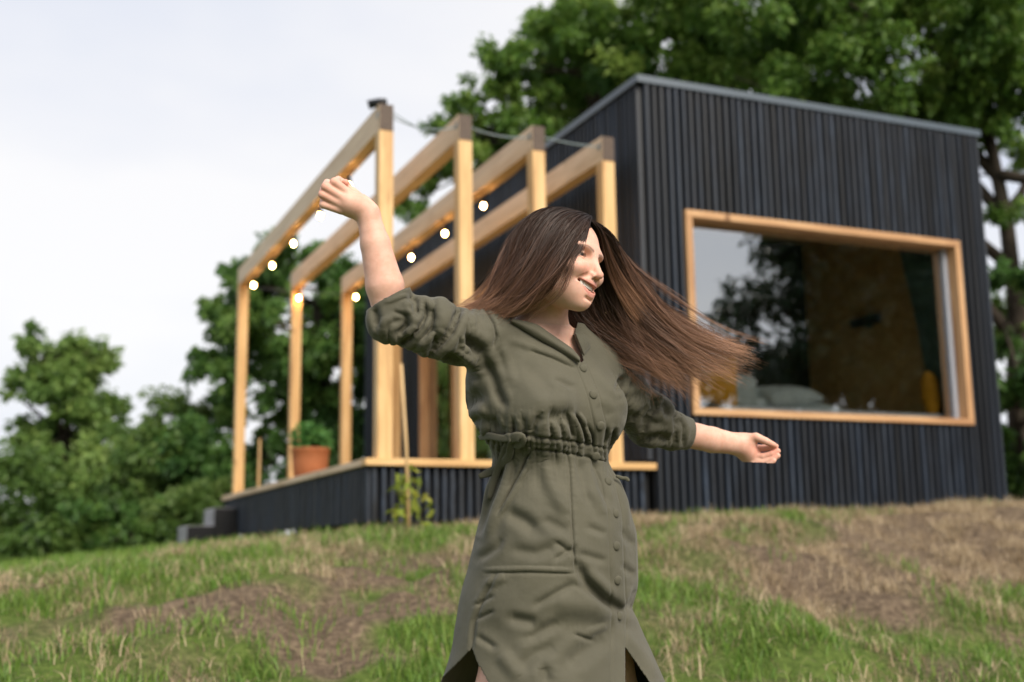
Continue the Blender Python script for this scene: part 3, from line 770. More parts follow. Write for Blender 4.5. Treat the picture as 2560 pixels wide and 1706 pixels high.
def combine(prims, P, act=None):
    d = np.full(P.shape[:-1], 9.0)
    for i, (f, k, s) in enumerate(prims):
        if act is not None and not act[i]: continue
        e = f(P)
        if s > 0:
            h = np.maximum(k-np.abs(d-e),0)/k; d = np.minimum(d,e)-h*h*k*.25
        else:
            e = -e; h = np.maximum(k-np.abs(d-e),0)/k; d = np.maximum(d,e)+h*h*k*.25
    return d
def surface(prims, lo, hi, h, B=14, newton=1, grad=True):
    """sparse surface nets of the combined field"""
    lo = np.asarray(lo,float); n = np.ceil((np.asarray(hi)-lo)/(h*B)).astype(int)
    g = np.stack(np.meshgrid(*[np.arange(k) for k in n],indexing='ij'),-1).reshape(-1,3)
    cen = lo+(g+.5)*B*h; rad = B*h*.5*math.sqrt(3)
    dist = np.stack([f(cen) for f,k,s in prims],1)
    ks = np.array([k for f,k,s in prims])
    dall = combine(prims, cen)
    keep = np.abs(dall) < rad*1.5+.006
    act = dist < (rad*1.35+ks*1.2+.006)
    M = 1<<12
    ax = np.arange(B+1); loc = np.stack(np.meshgrid(ax,ax,ax,indexing='ij'),-1).reshape(-1,3)
    keysV=[]; posV=[]; edges=[]
    cofs = np.array([[i,j,k] for i in (0,1) for j in (0,1) for k in (0,1)])
    for bi in np.nonzero(keep)[0]:
        I = g[bi]*B; P = lo+(I+loc)*h
        D = combine(prims, P, act[bi]).reshape(B+1,B+1,B+1)
        S = D < 0
        if S.all() or not S.any(): continue
        c8 = np.stack([S[i:B+i,j:B+j,k:B+k] for i,j,k in cofs],0); cnt = c8.sum(0)
        cells = np.argwhere((cnt>0)&(cnt<8))
        if len(cells)==0: continue
        d8 = np.stack([D[cells[:,0]+i,cells[:,1]+j,cells[:,2]+k] for i,j,k in cofs],1)
        acc = np.zeros((len(cells),3)); w = np.zeros(len(cells))
        for p in range(8):
            for q in range(p+1,8):
                if np.abs(cofs[p]-cofs[q]).sum()!=1: continue
                x = (d8[:,p]<0)!=(d8[:,q]<0); t = np.where(x, d8[:,p]/(d8[:,p]-d8[:,q]+1e-20), 0)
                acc += np.where(x[:,None], cofs[p]+t[:,None]*(cofs[q]-cofs[p]), 0); w += x
        posV.append(lo+(I+cells+acc/w[:,None])*h); G = I+cells
        keysV.append((G[:,0]*M+G[:,1])*M+G[:,2])
        for axn in range(3):
            sl0=[slice(0,B)]*3; sl1=[slice(0,B)]*3; sl1[axn]=slice(1,B+1)
            a_ = S[tuple(sl0)]; b_ = S[tuple(sl1)]; e = np.argwhere(a_!=b_)
            if len(e): edges.append(np.column_stack([I+e, np.full(len(e),axn), a_[tuple(e.T)]]))
    keys = np.concatenate(keysV); V = np.concatenate(posV); o_ = np.argsort(keys); keys=keys[o_]; V=V[o_]
    E = np.concatenate(edges); Q=[]
    for axn in range(3):
        e = E[E[:,3]==axn]; G = e[:,:3]; u=(axn+1)%3; v=(axn+2)%3
        quad=[]; ok=np.ones(len(G),bool)
        for du,dv in ((0,0),(-1,0),(-1,-1),(0,-1)):
            H = G.copy(); H[:,u]+=du; H[:,v]+=dv; k_=(H[:,0]*M+H[:,1])*M+H[:,2]
            j = np.clip(np.searchsorted(keys,k_),0,len(keys)-1); ok &= keys[j]==k_; quad.append(j)
        q = np.stack(quad,1)[ok]; fl = e[ok,4]==0
        q[fl] = q[fl][:,::-1]; Q.append(q)
    Q = np.concatenate(Q)
    for _ in range(newton):
        d0, gr = field_grad(prims, V); V = V - gr*np.clip(d0,-h,h)[:,None]
    gr = None
    if grad: d0, gr = field_grad(prims, V)
    return V, Q, gr
def field_grad(prims, V, e=.0006):
    out_d = np.empty(len(V)); out_g = np.empty_like(V)
    # work through spatially sorted chunks so that far primitives can be skipped
    o_ = np.lexsort((np.floor(V[:,2]/.1), np.floor(V[:,0]/.1), np.floor(V[:,1]/.1)))
    for s in range(0,len(V),3000):
        ix = o_[s:s+3000]; P = V[ix]; c = P.mean(0); r_ = np.linalg.norm(P-c,axis=1).max()
        act = [bool(f(c[None])[0] < r_*1.3+k*1.2+.02) for f,k,sg in prims]
        d0 = combine(prims,P,act); g_ = np.stack([combine(prims,P+np.eye(3)[i]*e,act)-d0 for i in range(3)],1)/e
        g_ /= np.linalg.norm(g_,axis=1)[:,None]+1e-9
        out_d[ix]=d0; out_g[ix]=g_
    return out_d, out_g

# --- head frame
PHI, RHO = R(57), R(17)
HF = np.array([math.sin(PHI),0,-math.cos(PHI)]); _hl = np.array([math.cos(PHI),0,math.sin(PHI)])
HU = np.array([0,1.,0])*math.cos(RHO)+_hl*math.sin(RHO); HLf = _hl*math.cos(RHO)-np.array([0,1.,0])*math.sin(RHO)
HO = cf(1478,646,2.52); HM = np.stack([HF,HLf,HU])
def hl(f,l,u): return HO+f*HF+l*HLf+u*HU
def hell(c,r): return s_ell(hl(*c), r, HM)
def hcone(a,b,ra,rb): return s_cone(hl(*a),hl(*b),ra,rb)
head = [(hell((-.098,0,.030),(.089,.074,.080)),.02,1), (hell((-.057,0,.022),(.061,.062,.058)),.03,1),
    (hell((-.045,0,-.035),(.056,.053,.070)),.03,1), (hell((-.043,0,-.072),(.050,.040,.034)),.022,1),
    (hell((-.010,0,-.098),(.0175,.019,.0165)),.028,1), (hell((-.074,.038,-.052),(.026,.013,.032)),.025,1), (hell((-.074,-.038,-.052),(.026,.013,.032)),.025,1)]
for s in (-1,1):
    head += [(hell((-.0105,s*.0365,-.033),(.0235,.0215,.0185)),.020,1), (hell((-.006,s*.026,.0150),(.013,.025,.0085)),.016,1)]
head += [(hell((-.011,0,-.066),(.0205,.030,.026)),.020,1)]
for s in (-1,1): head += [(hell((.006,s*.031,-.0035),(.016,.018,.0105)),.010,-1)]
head += [(hcone((.0045,0,.002),(.0250,0,-.037),.0060,.0076),.012,1), (hell((.0262,0,-.0400),(.0080,.0078,.0070)),.006,1)]
for s in (-1,1):
    head += [(hell((.0125,s*.0112,-.0435),(.0090,.0058,.0062)),.007,1)]
    head += [(hell((.0180,s*.0064,-.0490),(.0062,.0034,.0036)),.002,-1)]
    # lids
    ls = np.linspace(-.0145,.0145,7)
    for lid in (0,1):
        pts_ = [(-.0045-.42*abs(x)-9*x*x, s*.031+x, (.0046 if lid==0 else -.0036)*(1-(x/.0155)**2)+(-.003 if lid==0 else -.005)) for x in ls]
        for a,b in zip(pts_[:-1],pts_[1:]): head.append((hcone(a,b,.0027,.0027),.0035,1))
# lips and the open smiling mouth
MW=.036
def mouth(l): t = l/MW; return (.0095-.0165*t*t, l, -.0665+.0095*t*t)
lsm = np.linspace(-MW,MW,11)
def lip(l, up):
    f,l_,u = mouth(l); t = 1-(l/MW)**2
    return (f+(.0018 if up else -.0062)*t, l_, u+(.0078 if up else -.0150)*t**.75)
for up in (1,0):
    ps = [lip(x,up) for x in lsm]; rs = [(.0016+(.0019 if up else .0027)*(1-(x/MW)**2)) for x in lsm]
    for i in range(10): head.append((hcone(ps[i],ps[i+1],rs[i],rs[i+1]),.0045,1))
for x in np.linspace(-.031,.031,17):
    f,l_,u = mouth(x); t = math.sqrt(max(0,1-(x/.0345)**2)); head.append((hell((f-.002,l_,u-.0034*t),(.0125,.0042,.0098*t**1.0)),.0016,-1))
def onface(l,u):
    f_ = np.linspace(.06,-.04,201); P = np.array([hl(x,l,u) for x in f_]); d = combine(head,P); return f_[np.argmax(d<0)]
folds = []
for s in (-1,1):   # smile folds
    pts_ = [(s*.0185,-.0445),(s*.0255,-.0485),(s*.0330,-.0535),(s*.0395,-.0590)]
    q_ = [(onface(l,u)+.0008,l,u) for l,u in pts_]
    for i_ in range(3): folds.append((hcone(q_[i_],q_[i_+1],.0032-.0006*i_,.0026-.0006*i_),.007,-1))
head += folds
head.append((hcone((.0085,-.012,-.0925),(.0085,.012,-.0925),.0018,.0018),.008,-1))
# ears
for s in (-1,1): head.append((hell((-.098,s*.074,-.012),(.017,.008,.031)),.012,1))

# --- arms, neck, trunk, legs
neck = [(s_cone(cf(1386,690,2.605),cf(1343,865,2.63),.047,.049),.03,1), (s_cone(cf(1352,850,2.62),cf(1230,842,2.545),.043,.031),.05,1), (s_cone(cf(1352,850,2.64),cf(1478,905,2.72),.045,.042),.05,1)]
arm_r = [(s_cone(cf(1222,848,2.535),cf(1080,815,2.46),.033,.030),.006,1), (s_cone(cf(1080,815,2.46),cf(972,795,2.42),.030,.029),.006,1),
    (s_cone(cf(972,795,2.42),cf(962,715,2.42),.029,.0385),.006,1), (s_cone(cf(962,715,2.42),cf(938,610,2.425),.0385,.0300),.006,1), (s_cone(cf(938,610,2.425),cf(920,535,2.43),.0300,.0225),.006,1)]
arm_l = [(s_cone(cf(1488,915,2.72),cf(1600,1030,2.85),.034,.031),.006,1), (s_cone(cf(1600,1030,2.85),cf(1700,1082,2.93),.031,.034),.006,1),
    (s_cone(cf(1700,1082,2.93),cf(1780,1100,2.97),.034,.0315),.006,1), (s_cone(cf(1780,1100,2.97),cf(1850,1112,3.0),.0320,.0255),.006,1)]
# raised loosely closed hand
dR = 2.425
def R_(px,py,dz=0): return cf(px,py,dR+dz)
hand_r = [(s_cone(R_(918,535,.004),R_(902,516,.004),.0230,.0230),.014,1),
    (s_ell(R_(882,508,.004),(.038,.0215,.0290),np.array([[math.cos(.5),-math.sin(.5),0],[math.sin(.5),math.cos(.5),0],[0,0,1.]])),.016,1),
    (s_ell(R_(872,514,.0),(.030,.0225,.0240),np.array([[math.cos(.35),-math.sin(.35),0],[math.sin(.35),math.cos(.35),0],[0,0,1.]])),.014,1)]
def finger(pts, rs, k=.0016):
    out_=[]
    for i in range(len(pts)-1): out_.append((s_cone(pts[i],pts[i+1],rs[i],rs[i+1]), k if i else .0045, 1))
    return out_
hand_r += finger([R_(868,482,-.010),R_(836,456,-.020),R_(846,450,.018),R_(868,462,.026)],[.0098,.0092,.0078,.0066])
hand_r += finger([R_(860,497,-.014),R_(814,468,-.024),R_(818,458,.016),R_(842,468,.030)],[.0098,.0092,.0080,.0070])
hand_r += finger([R_(855,512,-.012),R_(806,487,-.022),R_(809,474,.014),R_(834,482,.028)],[.0094,.0086,.0076,.0068])
hand_r += finger([R_(852,526,-.008),R_(808,512,-.016),R_(809,496,.014),R_(830,498,.026)],[.0086,.0078,.0068,.0060])
hand_r += finger([R_(892,492,.018),R_(868,470,.026),R_(850,456,.022),R_(864,457,.010)],[.0120,.0105,.0088,.0070])
# relaxed open hand, palm turned up
dL = 3.0
def L__(px,py,dz=0): return cf(px,py,dL+dz)
def rotz(a): return np.array([[math.cos(a),math.sin(a),0],[-math.sin(a),math.cos(a),0],[0,0,1.]])
hand_l = [(s_cone(L__(1848,1112),L__(1868,1126,.004),.0255,.0235),.016,1), (s_ell(L__(1875,1139,.010),(.036,.0235,.018),rotz(-.75)),.016,1), (s_ell(L__(1872,1100,-.004),(.023,.0150,.015),rotz(-.15)),.014,1)]
hand_l += finger([L__(1868,1097,-.006),L__(1890,1093,-.014),L__(1914,1103,-.018),L__(1935,1113,-.018)],[.0125,.0108,.0090,.0068])
hand_l += finger([L__(1884,1121,.012),L__(1910,1121,.006),L__(1927,1119,-.004),L__(1940,1116,-.010)],[.0095,.0086,.0076,.0064])
hand_l += finger([L__(1882,1139,.006),L__(1908,1142,-.006),L__(1930,1135,-.012),L__(1945,1128,-.014)],[.0096,.0088,.0078,.0066])
hand_l += finger([L__(1882,1151,.002),L__(1908,1157,-.010),L__(1930,1150,-.018),L__(1945,1140,-.020)],[.0094,.0086,.0076,.0064])
hand_l += finger([L__(1882,1160,-.002),L__(1903,1170,-.014),L__(1922,1164,-.022),L__(1935,1152,-.024)],[.0086,.0080,.0070,.0058])
# trunk and legs (mostly under the dress), feet on the ground
ft = to_cam(np.array([[0,0,0.]]))
hipc = to_world(cf(1385,1330,2.63)[None])[0]
gzw = lambda p: float(ground_z(np.array(p[0]),np.array(p[1])))
def wc(p): return to_cam(np.asarray(p,float)[None])[0]
latw = C_R*math.cos(R(38))+C_F*math.sin(R(38)); latw[2]=0; latw/=np.linalg.norm(latw); fwdw = np.array([latw[1],-latw[0],0]); 
trunk_rows = [(830,1262,1455,2.63,.68),(900,1205,1495,2.63,.66),(1000,1195,1515,2.63,.68),(1120,1255,1505,2.63,.72),(1200,1245,1525,2.63,.76),(1330,1225,1550,2.63,.78),(1420,1225,1548,2.63,.8)]
body_low = [(s_loft(trunk_rows, R(38)),.03,1)]
legs = []
for hp_, kn_ in ((cf(1312,1380,2.57),cf(1250,1745,2.50)),(cf(1455,1385,2.68),cf(1545,1760,2.72))):
    knee = to_world(kn_[None])[0]; foot = knee-fwdw*.04; fz = gzw(foot); ank = np.array([foot[0],foot[1],fz+.075]); mid_ = ank*.35+knee*.65-fwdw*.012
    legs += [(s_cone(hp_,kn_,.080,.054),.04,1),(s_cone(kn_,wc(mid_),.053,.050),.03,1),(s_cone(wc(mid_),wc(ank),.050,.034),.03,1),
             (s_cone(wc(ank+np.array([0,0,-.04])-fwdw*.03),wc(np.array([foot[0],foot[1],fz+.03])+fwdw*.13),.034,.026),.03,1)]
up_prims = head+neck+arm_r+hand_r+arm_l+hand_l
Vh,Qh,Gh = surface(head+neck, hl(0,0,0)+np.array([-.30,-.30,-.16]), hl(0,0,0)+np.array([.14,.19,.40]), .0019, grad=False)
Va,Qa,Ga = surface(arm_r+hand_r, cf(770,900,2.33), cf(1260,415,2.62)+np.array([0,.02,0]), .0021, grad=False)
Vl,Ql,Gl = surface(arm_l+hand_l, cf(1450,1200,2.62), np.array([(1975-1280)/FPX*3.0,(853-830)/FPX*3.0,3.08]), .0021, grad=False)
lowp = body_low+legs+neck[:3]+arm_r[:1]+arm_l[:1]
allv = np.array([wc(hipc+np.array([0,0,-1.1])), cf(1120,800,2.4)])
Vb,Qb,Gb = surface(lowp, np.array([-.34,-1.25,2.2]), np.array([.30,.10,3.05]), .0075)
# clip the coarse trunk where the fine pieces take over (all of it under the cloth)
VV=[]; QQ=[]; NN=0
for V_,Q_,fine in ((Vh,Qh,1),(Va,Qa,1),(Vl,Ql,1),(Vb,Qb,0)):
    if not fine:                        # pull the coarse trunk 3 mm in so it never shows through the fine skin
        V_ = V_ - Gb*.003
    VV.append(V_); QQ.append(Q_+NN); NN += len(V_)
Vbody = np.concatenate(VV); Qbody = np.concatenate(QQ)
feet = hipc+fwdw*.03; feet = np.array([feet[0],feet[1],gzw(feet)])
woman = empty('person', feet, 'woman in olive shirt dress spinning with arms spread and long brown hair flying', 'person')
bme = npmesh('body', to_world(Vbody), Qbody)
# colour zones of the skin
loc = (Vbody-HO)@HM.T
ml = np.clip(1-(np.abs(loc[:,1])/.037)**2,0,1)
mf = .0095-.0165*(loc[:,1]/MW)**2; mu = -.0665+.0095*(loc[:,1]/MW)**2
du = loc[:,2]-mu
lipm = (du < .0112*ml**.8+.0005)&(du > -.0212*ml**.8-.0005)&(loc[:,0] > mf-.013)&(np.abs(loc[:,1])<.0365)
inm = (np.abs(du+.0034) < .0094*np.sqrt(ml))&(loc[:,0] < mf-.002)&lipm
fattr(bme,'lip',np.where(lipm&~inm,1.0,0.0)); fattr(bme,'mouth',np.where(inm,1.0,0.0))
blush = np.exp(-(((loc-np.array([-.002,-.037,-.036]))/np.array([.03,.018,.018]))**2).sum(1))+np.exp(-(((loc-np.array([.03,0,-.041]))/.012)**2).sum(1))*.7
pp = to_px(Vbody); 
tips = np.exp(-(((pp-np.array([1938,1128]))/np.array([16,22]))**2).sum(1))+np.exp(-(((pp-np.array([1895,1125]))/np.array([26,16]))**2).sum(1))*.8+np.exp(-(((pp-np.array([866,458]))/9)**2).sum(1))+.45*np.exp(-(((pp-np.array([818,475]))/26)**2).sum(1))
blush = np.clip(blush*.8 + np.where(Vbody[:,1] > -.4, tips, 0), 0, 1)
fattr(bme,'blush',blush)
bl = np.abs(loc[:,1]); bt = np.clip((bl-.012)/.036,0,1); bu = .0105+.0045*np.sin(bt*math.pi*.75)-.004*np.clip(bt-.6,0,1); bh = .0028*(1-.6*bt)
fattr(bme,'brow',np.clip(1.4-np.abs(loc[:,2]-bu)/bh,0,1)*(bl>.010)*(bl<.049)*(loc[:,0]>-.04)*(fract_noise(loc,900,5,1)*.5+.6))
scalp = ((loc[:,2] > .070-.55*np.abs(loc[:,1])+.25*np.clip(loc[:,0]+.03,-1,0))&(loc[:,2]>.0)|(loc[:,0]<-.082))&(loc[:,2]>-.075)&(np.linalg.norm(loc,axis=1)<.25)
fattr(bme,'scalp',scalp.astype(float))
def m_skin(n, nd, lk):
    g = nd('ShaderNodeNewGeometry'); f = noise(nd, lk, g.outputs['Position'], 38, 4, .6)
    c = rampnode(nd, lk, f, [(.3,(.57,.32,.235)),(.7,(.70,.425,.33))])
    def mixa(c, name, col, k_):
        a = nd('ShaderNodeAttribute'); a.attribute_name = name; mu_ = nd('ShaderNodeMath'); mu_.operation='MULTIPLY'; mu_.inputs[1].default_value=k_; lk(a.outputs['Fac'],mu_.inputs[0])
        m_ = nd('ShaderNodeMixRGB'); lk(mu_.outputs[0],m_.inputs['Fac']); lk(c,m_.inputs['Color1']); m_.inputs['Color2'].default_value=col+(1,); return m_.outputs[0]
    c = mixa(c,'blush',(.66,.25,.18),.6); c = mixa(c,'lip',(.52,.20,.165),.7); c = mixa(c,'brow',(.07,.04,.028),.7); c = mixa(c,'mouth',(.05,.012,.01),1.0); c = mixa(c,'scalp',(.035,.021,.015),1.0)
    b = principled(nd, lk, c, .56, .3, bumpn(nd, lk, noise(nd, lk, g.outputs['Position'], 420, 2), .06, .001))
    b.inputs['Subsurface Weight'].default_value=.22; b.inputs['Subsurface Radius'].default_value=(1.0,.35,.2); b.inputs['Subsurface Scale'].default_value=.008
    a_ = nd('ShaderNodeAttribute'); a_.attribute_name='scalp'; mr = nd('ShaderNodeMapRange'); mr.inputs[3].default_value=.32; mr.inputs[4].default_value=.0; lk(a_.outputs['Fac'],mr.inputs[0]); lk(mr.outputs[0],b.inputs['Specular IOR Level'])
    return b.outputs[0]
mat('skin', m_skin)
body = link('body', bme, MATS['skin'], woman, True)
# eyes, brows, lashes, teeth
def m_eye(n, nd, lk):
    a = nd('ShaderNodeAttribute'); a.attribute_name='iris'
    c = rampnode(nd, lk, a.outputs['Fac'], [(.0,(.62,.56,.52)),(.42,(.6,.54,.5)),(.5,(.05,.026,.013)),(.74,(.07,.035,.016)),(.8,(.004,.003,.003))])
    return principled(nd, lk, c, .08, .5).outputs[0]
mat('eye', m_eye)
for s in (-1,1):
    c = hl(-.0132,s*.031,-.0045); k1,k2 = 20,12
    th = np.linspace(0,math.pi,k2); ph = np.arange(k1)*2*math.pi/k1
    g_ = HF*.96-HLf*.22; g_/=np.linalg.norm(g_); e1 = np.cross(g_,HU); e1/=np.linalg.norm(e1); e2=np.cross(g_,e1)
    V = np.array([c+.0118*(math.cos(t_)*g_+math.sin(t_)*(math.cos(p_)*e1+math.sin(p_)*e2)) for t_ in th for p_ in ph])
    ir = np.repeat(1-th/.98,k1); F = np.array([(i*k1+j,i*k1+(j+1)%k1,(i+1)*k1+(j+1)%k1,(i+1)*k1+j) for i in range(k2-1) for j in range(k1)])
    me = npmesh('eye', to_world(V), F); fattr(me,'iris',np.clip(ir,0,1)); link('eye', me, MATS['eye'], woman, True)
mat('hair_dark', plain((.022,.013,.009), .5, .4, .2))
mat('tooth', plain((.80,.77,.69), .25, .5, .04))
headonly = head
def skin_pt(p, off=.0006):
    p = np.asarray(p,float)[None]
    for _ in range(6):
        d0, g_ = field_grad(headonly, p); p = p-g_*(d0-off)[:,None]
    return p[0]
rgw = np.random.default_rng(77)
for s in (-1,1):
    mb = MB()
    for i in range(24):
        x = -.0135+.027*i/23; b0 = np.array(hl(-.0025-.42*abs(x)-9*x*x, s*.031+x, .0034*(1-(x/.0155)**2)-.004)); tip_ = b0+HF*.0055+HLf*(x*.25)+HU*(.0005)
        mb.tube([b0,(b0*.5+tip_*.5)-HU*.0008,tip_],[.0003,.0003,.0002],3,False)
    me = mb.mesh('eyelashes'); V = np.empty(len(me.vertices)*3); me.vertices.foreach_get('co',V); me.vertices.foreach_set('co',to_world(V.reshape(-1,3)).ravel()); me.update()
    link('eyelashes', me, MATS['hair_dark'], woman)
bm = bmesh.new()
for row, wd, n_, uo, hh in ((1,.0074,7,.0014,.0096),):
    for i in range(n_):
        l0 = (i-(n_-1)/2)*wd; f0,_,u0 = mouth(l0*.98); ww = wd*.515
        c = hl(f0-.0050, l0, u0+uo)
        for_ = HF; ang = math.atan2(-.0330*l0/MW**2,1); fx = HF*math.cos(ang)-HLf*math.sin(ang)*-1*0
        tx = HLf*math.cos(ang)+HF*math.sin(ang); fx = HF*math.cos(ang)-HLf*math.sin(ang)
        nv = len(bm.verts); vs_=[]
        for a_ in (-1,1):
            for b_ in (-1,1):
                for d_ in (-1,1): vs_.append(bm.verts.new(tuple(to_world((c+tx*a_*ww*.97+HU*b_*hh*.5+fx*d_*.0022)[None])[0])))
        fs=[bm.faces.new([vs_[q_] for q_ in f_]) for f_ in ((0,1,3,2),(4,6,7,5),(0,4,5,1),(2,3,7,6),(0,2,6,4),(1,5,7,3))]
        bmesh.ops.bevel(bm, geom=list({e for f_ in fs for e in f_.edges}), offset=.0009, segments=2, affect='EDGES', profile=.5)
bmesh.ops.recalc_face_normals(bm, faces=bm.faces)
me = bpy.data.meshes.new('teeth'); bm.to_mesh(me); bm.free(); link('teeth', me, MATS['tooth'], woman, True)
# ------------------------------------------------------------------ dress
rows = [(815,1245,1462,2.63,.62),(860,1200,1502,2.63,.62),(900,1170,1524,2.63,.63),(950,1162,1538,2.63,.64),(1000,1162,1540,2.63,.64),(1040,1174,1540,2.63,.66),(1075,1196,1538,2.63,.68),
        (1100,1214,1532,2.63,.70),(1125,1228,1527,2.63,.72),(1150,1230,1526,2.63,.74),(1180,1226,1540,2.63,.78),(1220,1214,1562,2.63,.80),(1280,1199,1582,2.63,.80),(1330,1186,1597,2.63,.80),
        (1410,1168,1605,2.63,.80),(1480,1149,1602,2.63,.78),(1530,1140,1588,2.63,.78),(1600,1130,1618,2.63,.78),(1660,1115,1645,2.63,.78),(1710,1096,1669,2.63,.78),(1800,1070,1712,2.63,.78)]
rows = [(a_,b_+6,c_-6,d_,e_) for a_,b_,c_,d_,e_ in rows]
TF = np.array([math.sin(R(38)),0,-math.cos(R(38))]); TL = np.array([math.cos(R(38)),0,math.sin(R(38))])
tc0 = cf(1358,1012,2.63); TM = np.stack([TF,TL,np.array([0,1.,0])])
dress = [(s_loft(rows,R(38)),.02,1),
    (s_ell(tc0+TF*.088-TL*.076+np.array([0,-.004,0]),(.064,.074,.070),TM),.06,1), (s_ell(tc0+TF*.082+TL*.078+np.array([0,-.012,0]),(.064,.072,.068),TM),.06,1),
    (s_cone(cf(1352,846,2.63),cf(1222,846,2.54),.052,.056),.04,1), (s_cone(cf(1360,850,2.64),cf(1486,912,2.72),.050,.054),.04,1)]
near_sl_ = [(cf(1222,848,2.54),.057),(cf(1150,846,2.50),.0600),(cf(1078,818,2.455),.0625),(cf(1012,799,2.43),.0555),(cf(970,803,2.42),.0465),(cf(979,735,2.42),.0440)]
far_sl = [(cf(1488,915,2.72),.056),(cf(1556,983,2.78),.0610),(cf(1625,1052,2.85),.0650),(cf(1680,1077,2.90),.0480),(cf(1735,1088,2.94),.0410)]
near_sl = [(c,r_-.005) for c,r_ in near_sl_]; far_sl = [(c,r_-.005) for c,r_ in far_sl]
for ch in (near_sl, far_sl):
    for i,((a,ra),(b,rb)) in enumerate(zip(ch[:-1],ch[1:])): dress.append((s_cone(a,b,ra,rb), .03 if i==0 else .010, 1))
Vd,Qd,Gd = surface(dress, np.array([-.38,-.90,2.30]), np.array([.48,.13,3.05]), .0054)
Pd = to_px(Vd); view = Vd/np.linalg.norm(Vd,axis=1)[:,None]; face = -(Gd*view).sum(1)
# --- folds: strokes traced along the cloth, pushed in or out along its normal
def Z5(*p): return [(1080+a/3.137,700+b/3.137) for a,b in p]
def Z3(*p): return [(1050+a/2.074,950+b/2.074) for a,b in p]
def ZS(*p): return [(900+a/5.2275,650+b/5.2275) for a,b in p]
def Z4(*p): return [(1500+a/4.48,900+b/4.48) for a,b in p]
ST = []
def st(pts, depth, w, soft=0): ST.append((pts, depth/1000., w, soft))
# raised sleeve
st(ZS((655,470),(725,560),(748,705)),-15.3,9); st(ZS((868,600),(872,740),(792,885),(640,1035),(520,1095)),-17.0,8.5); st(ZS((935,630),(962,760),(930,905),(850,1010)),-15.3,8)
st(ZS((1292,665),(1240,800),(1195,930),(1085,1060),(930,1200)),-25.5,10); st(ZS((1365,1050),(1480,1120),(1600,1210)),-23.8,14); st(ZS((500,960),(560,900),(630,820)),-13.6,9)
st(ZS((200,650),(225,860)),-10.2,9); st(ZS((840,490),(915,620),(880,800),(760,960),(600,1060)),7.5,7); st(ZS((1010,500),(1070,700),(1050,900)),6.2,24); st(ZS((780,1130),(900,1030),(985,930)),10.0,6.5)
st(ZS((560,600),(700,560),(760,640)),4.4,8); st(ZS((280,870),(330,800),(420,760)),5.0,8); st(ZS((620,960),(720,860)),6.2,6); st(ZS((1030,900),(1090,960),(1160,940)),3.8,5); st(ZS((1340,1000),(1340,1120),(1420,1210)),7.5,6)
st(ZS((1290,1210),(1440,1320)),5.0,6); st(ZS((980,920),(960,1080)),-10.2,8); st(ZS((330,560),(560,470),(640,470)),2.0,5); st(ZS((440,680),(640,740)),-4.2,6); st(ZS((1100,1250),(1300,1330)),-11.9,10)
st(ZS((1400,740),(1480,860)),3.1,16); st(ZS((1640,670),(1740,840),(1778,1000),(1740,1150)),-4.4,4.5); st(ZS((420,830),(520,790),(640,770)),-6.0,9)
# bodice
st(Z5((430,620),(500,840),(570,985)),-6.8,11); st(Z5((240,880),(270,960),(400,900)),-9.5,20); st(Z5((500,860),(560,970)),-5.4,10); st(Z5((440,560),(520,700),(590,800)),4.1,12)
st(Z5((900,1075),(1000,1085),(1120,1060)),-6.8,22); st(Z5((1055,1050),(1085,1140),(1105,1235)),-6.8,5.5); st(Z5((1130,1060),(1180,1160),(1215,1280)),-8.1,5.5); st(Z5((1200,1120),(1250,1210),(1260,1300)),-6.8,5)
st(Z5((850,1070),(800,1140),(780,1220)),-6.8,9); st(Z5((720,1090),(740,1160),(730,1220)),-4.1,8); st(Z5((640,1100),(655,1220)),-4.1,7); st(Z5((1010,1130),(1030,1240)),-4.7,6); st(Z5((930,1150),(945,1240)),-4.1,6)
st(Z5((1430,1180),(1400,1270),(1385,1360)),-6.8,6); st(Z5((1370,1170),(1350,1290)),-6.1,6); st(Z5((1100,1050),(1140,1140),(1165,1250)),4.7,4.5); st(Z5((1150,1050),(1215,1150),(1245,1290)),4.7,4.5)
st(Z5((780,560),(950,620),(1120,700)),-3.0,5); st(Z5((960,780),(1110,850)),-2.7,7); st(Z5((620,470),(900,560),(1080,640)),3.0,9); st(Z5((560,520),(600,680),(640,800)),3.4,10); st(Z5((700,660),(850,780),(960,900)),-3.4,20)
st(Z5((300,1120),(400,1080),(480,1150)),-5.4,10); st(Z5((380,1000),(430,1130),(420,1220)),4.1,9); st(Z5((480,1080),(540,1180)),-4.7,8); st(Z5((280,620),(420,760)),4.1,12); st(Z5((1250,700),(1340,800),(1420,900)),2.7,12); st(Z5((1290,980),(1400,1080)),-2.7,16)
# waistband seams
st(Z5((600,1222),(770,1225),(1000,1250),(1250,1290),(1400,1335)),-4.3,4.5); st(Z5((770,1320),(1000,1345),(1250,1395),(1395,1440)),-4.3,4.5)
# skirt
st(Z3((820,970),(880,1060),(960,1140),(1060,1205)),-16.2,13); st(Z3((840,1000),(920,1050),(985,1120)),6.8,14); st(Z3((800,1060),(900,1120),(1000,1190)),-5.4,8); st(Z3((1140,1090),(1120,1150),(1085,1200)),-12.2,14); st(Z3((1050,1195),(1120,1260),(1180,1340)),8.1,14)
st(Z3((575,370),(490,540),(400,695)),-6.1,4.5); st(Z3((590,375),(505,550),(415,700)),3.8,5); st(Z3((340,1003),(560,998),(805,1006)),-1.8,4.5); st(Z3((770,395),(785,700),(803,1000)),-3.5,4); st(Z3((340,985),(560,980),(790,988)),2.4,5)
st(Z3((700,840),(800,905)),-5.4,7); st(Z3((800,870),(700,930)),-4.7,7); st(Z3((820,900),(960,940)),-3.4,9); st(Z3((640,420),(680,540),(760,700)),4.7,16); st(Z3((460,690),(540,730),(600,780)),-6.8,16)
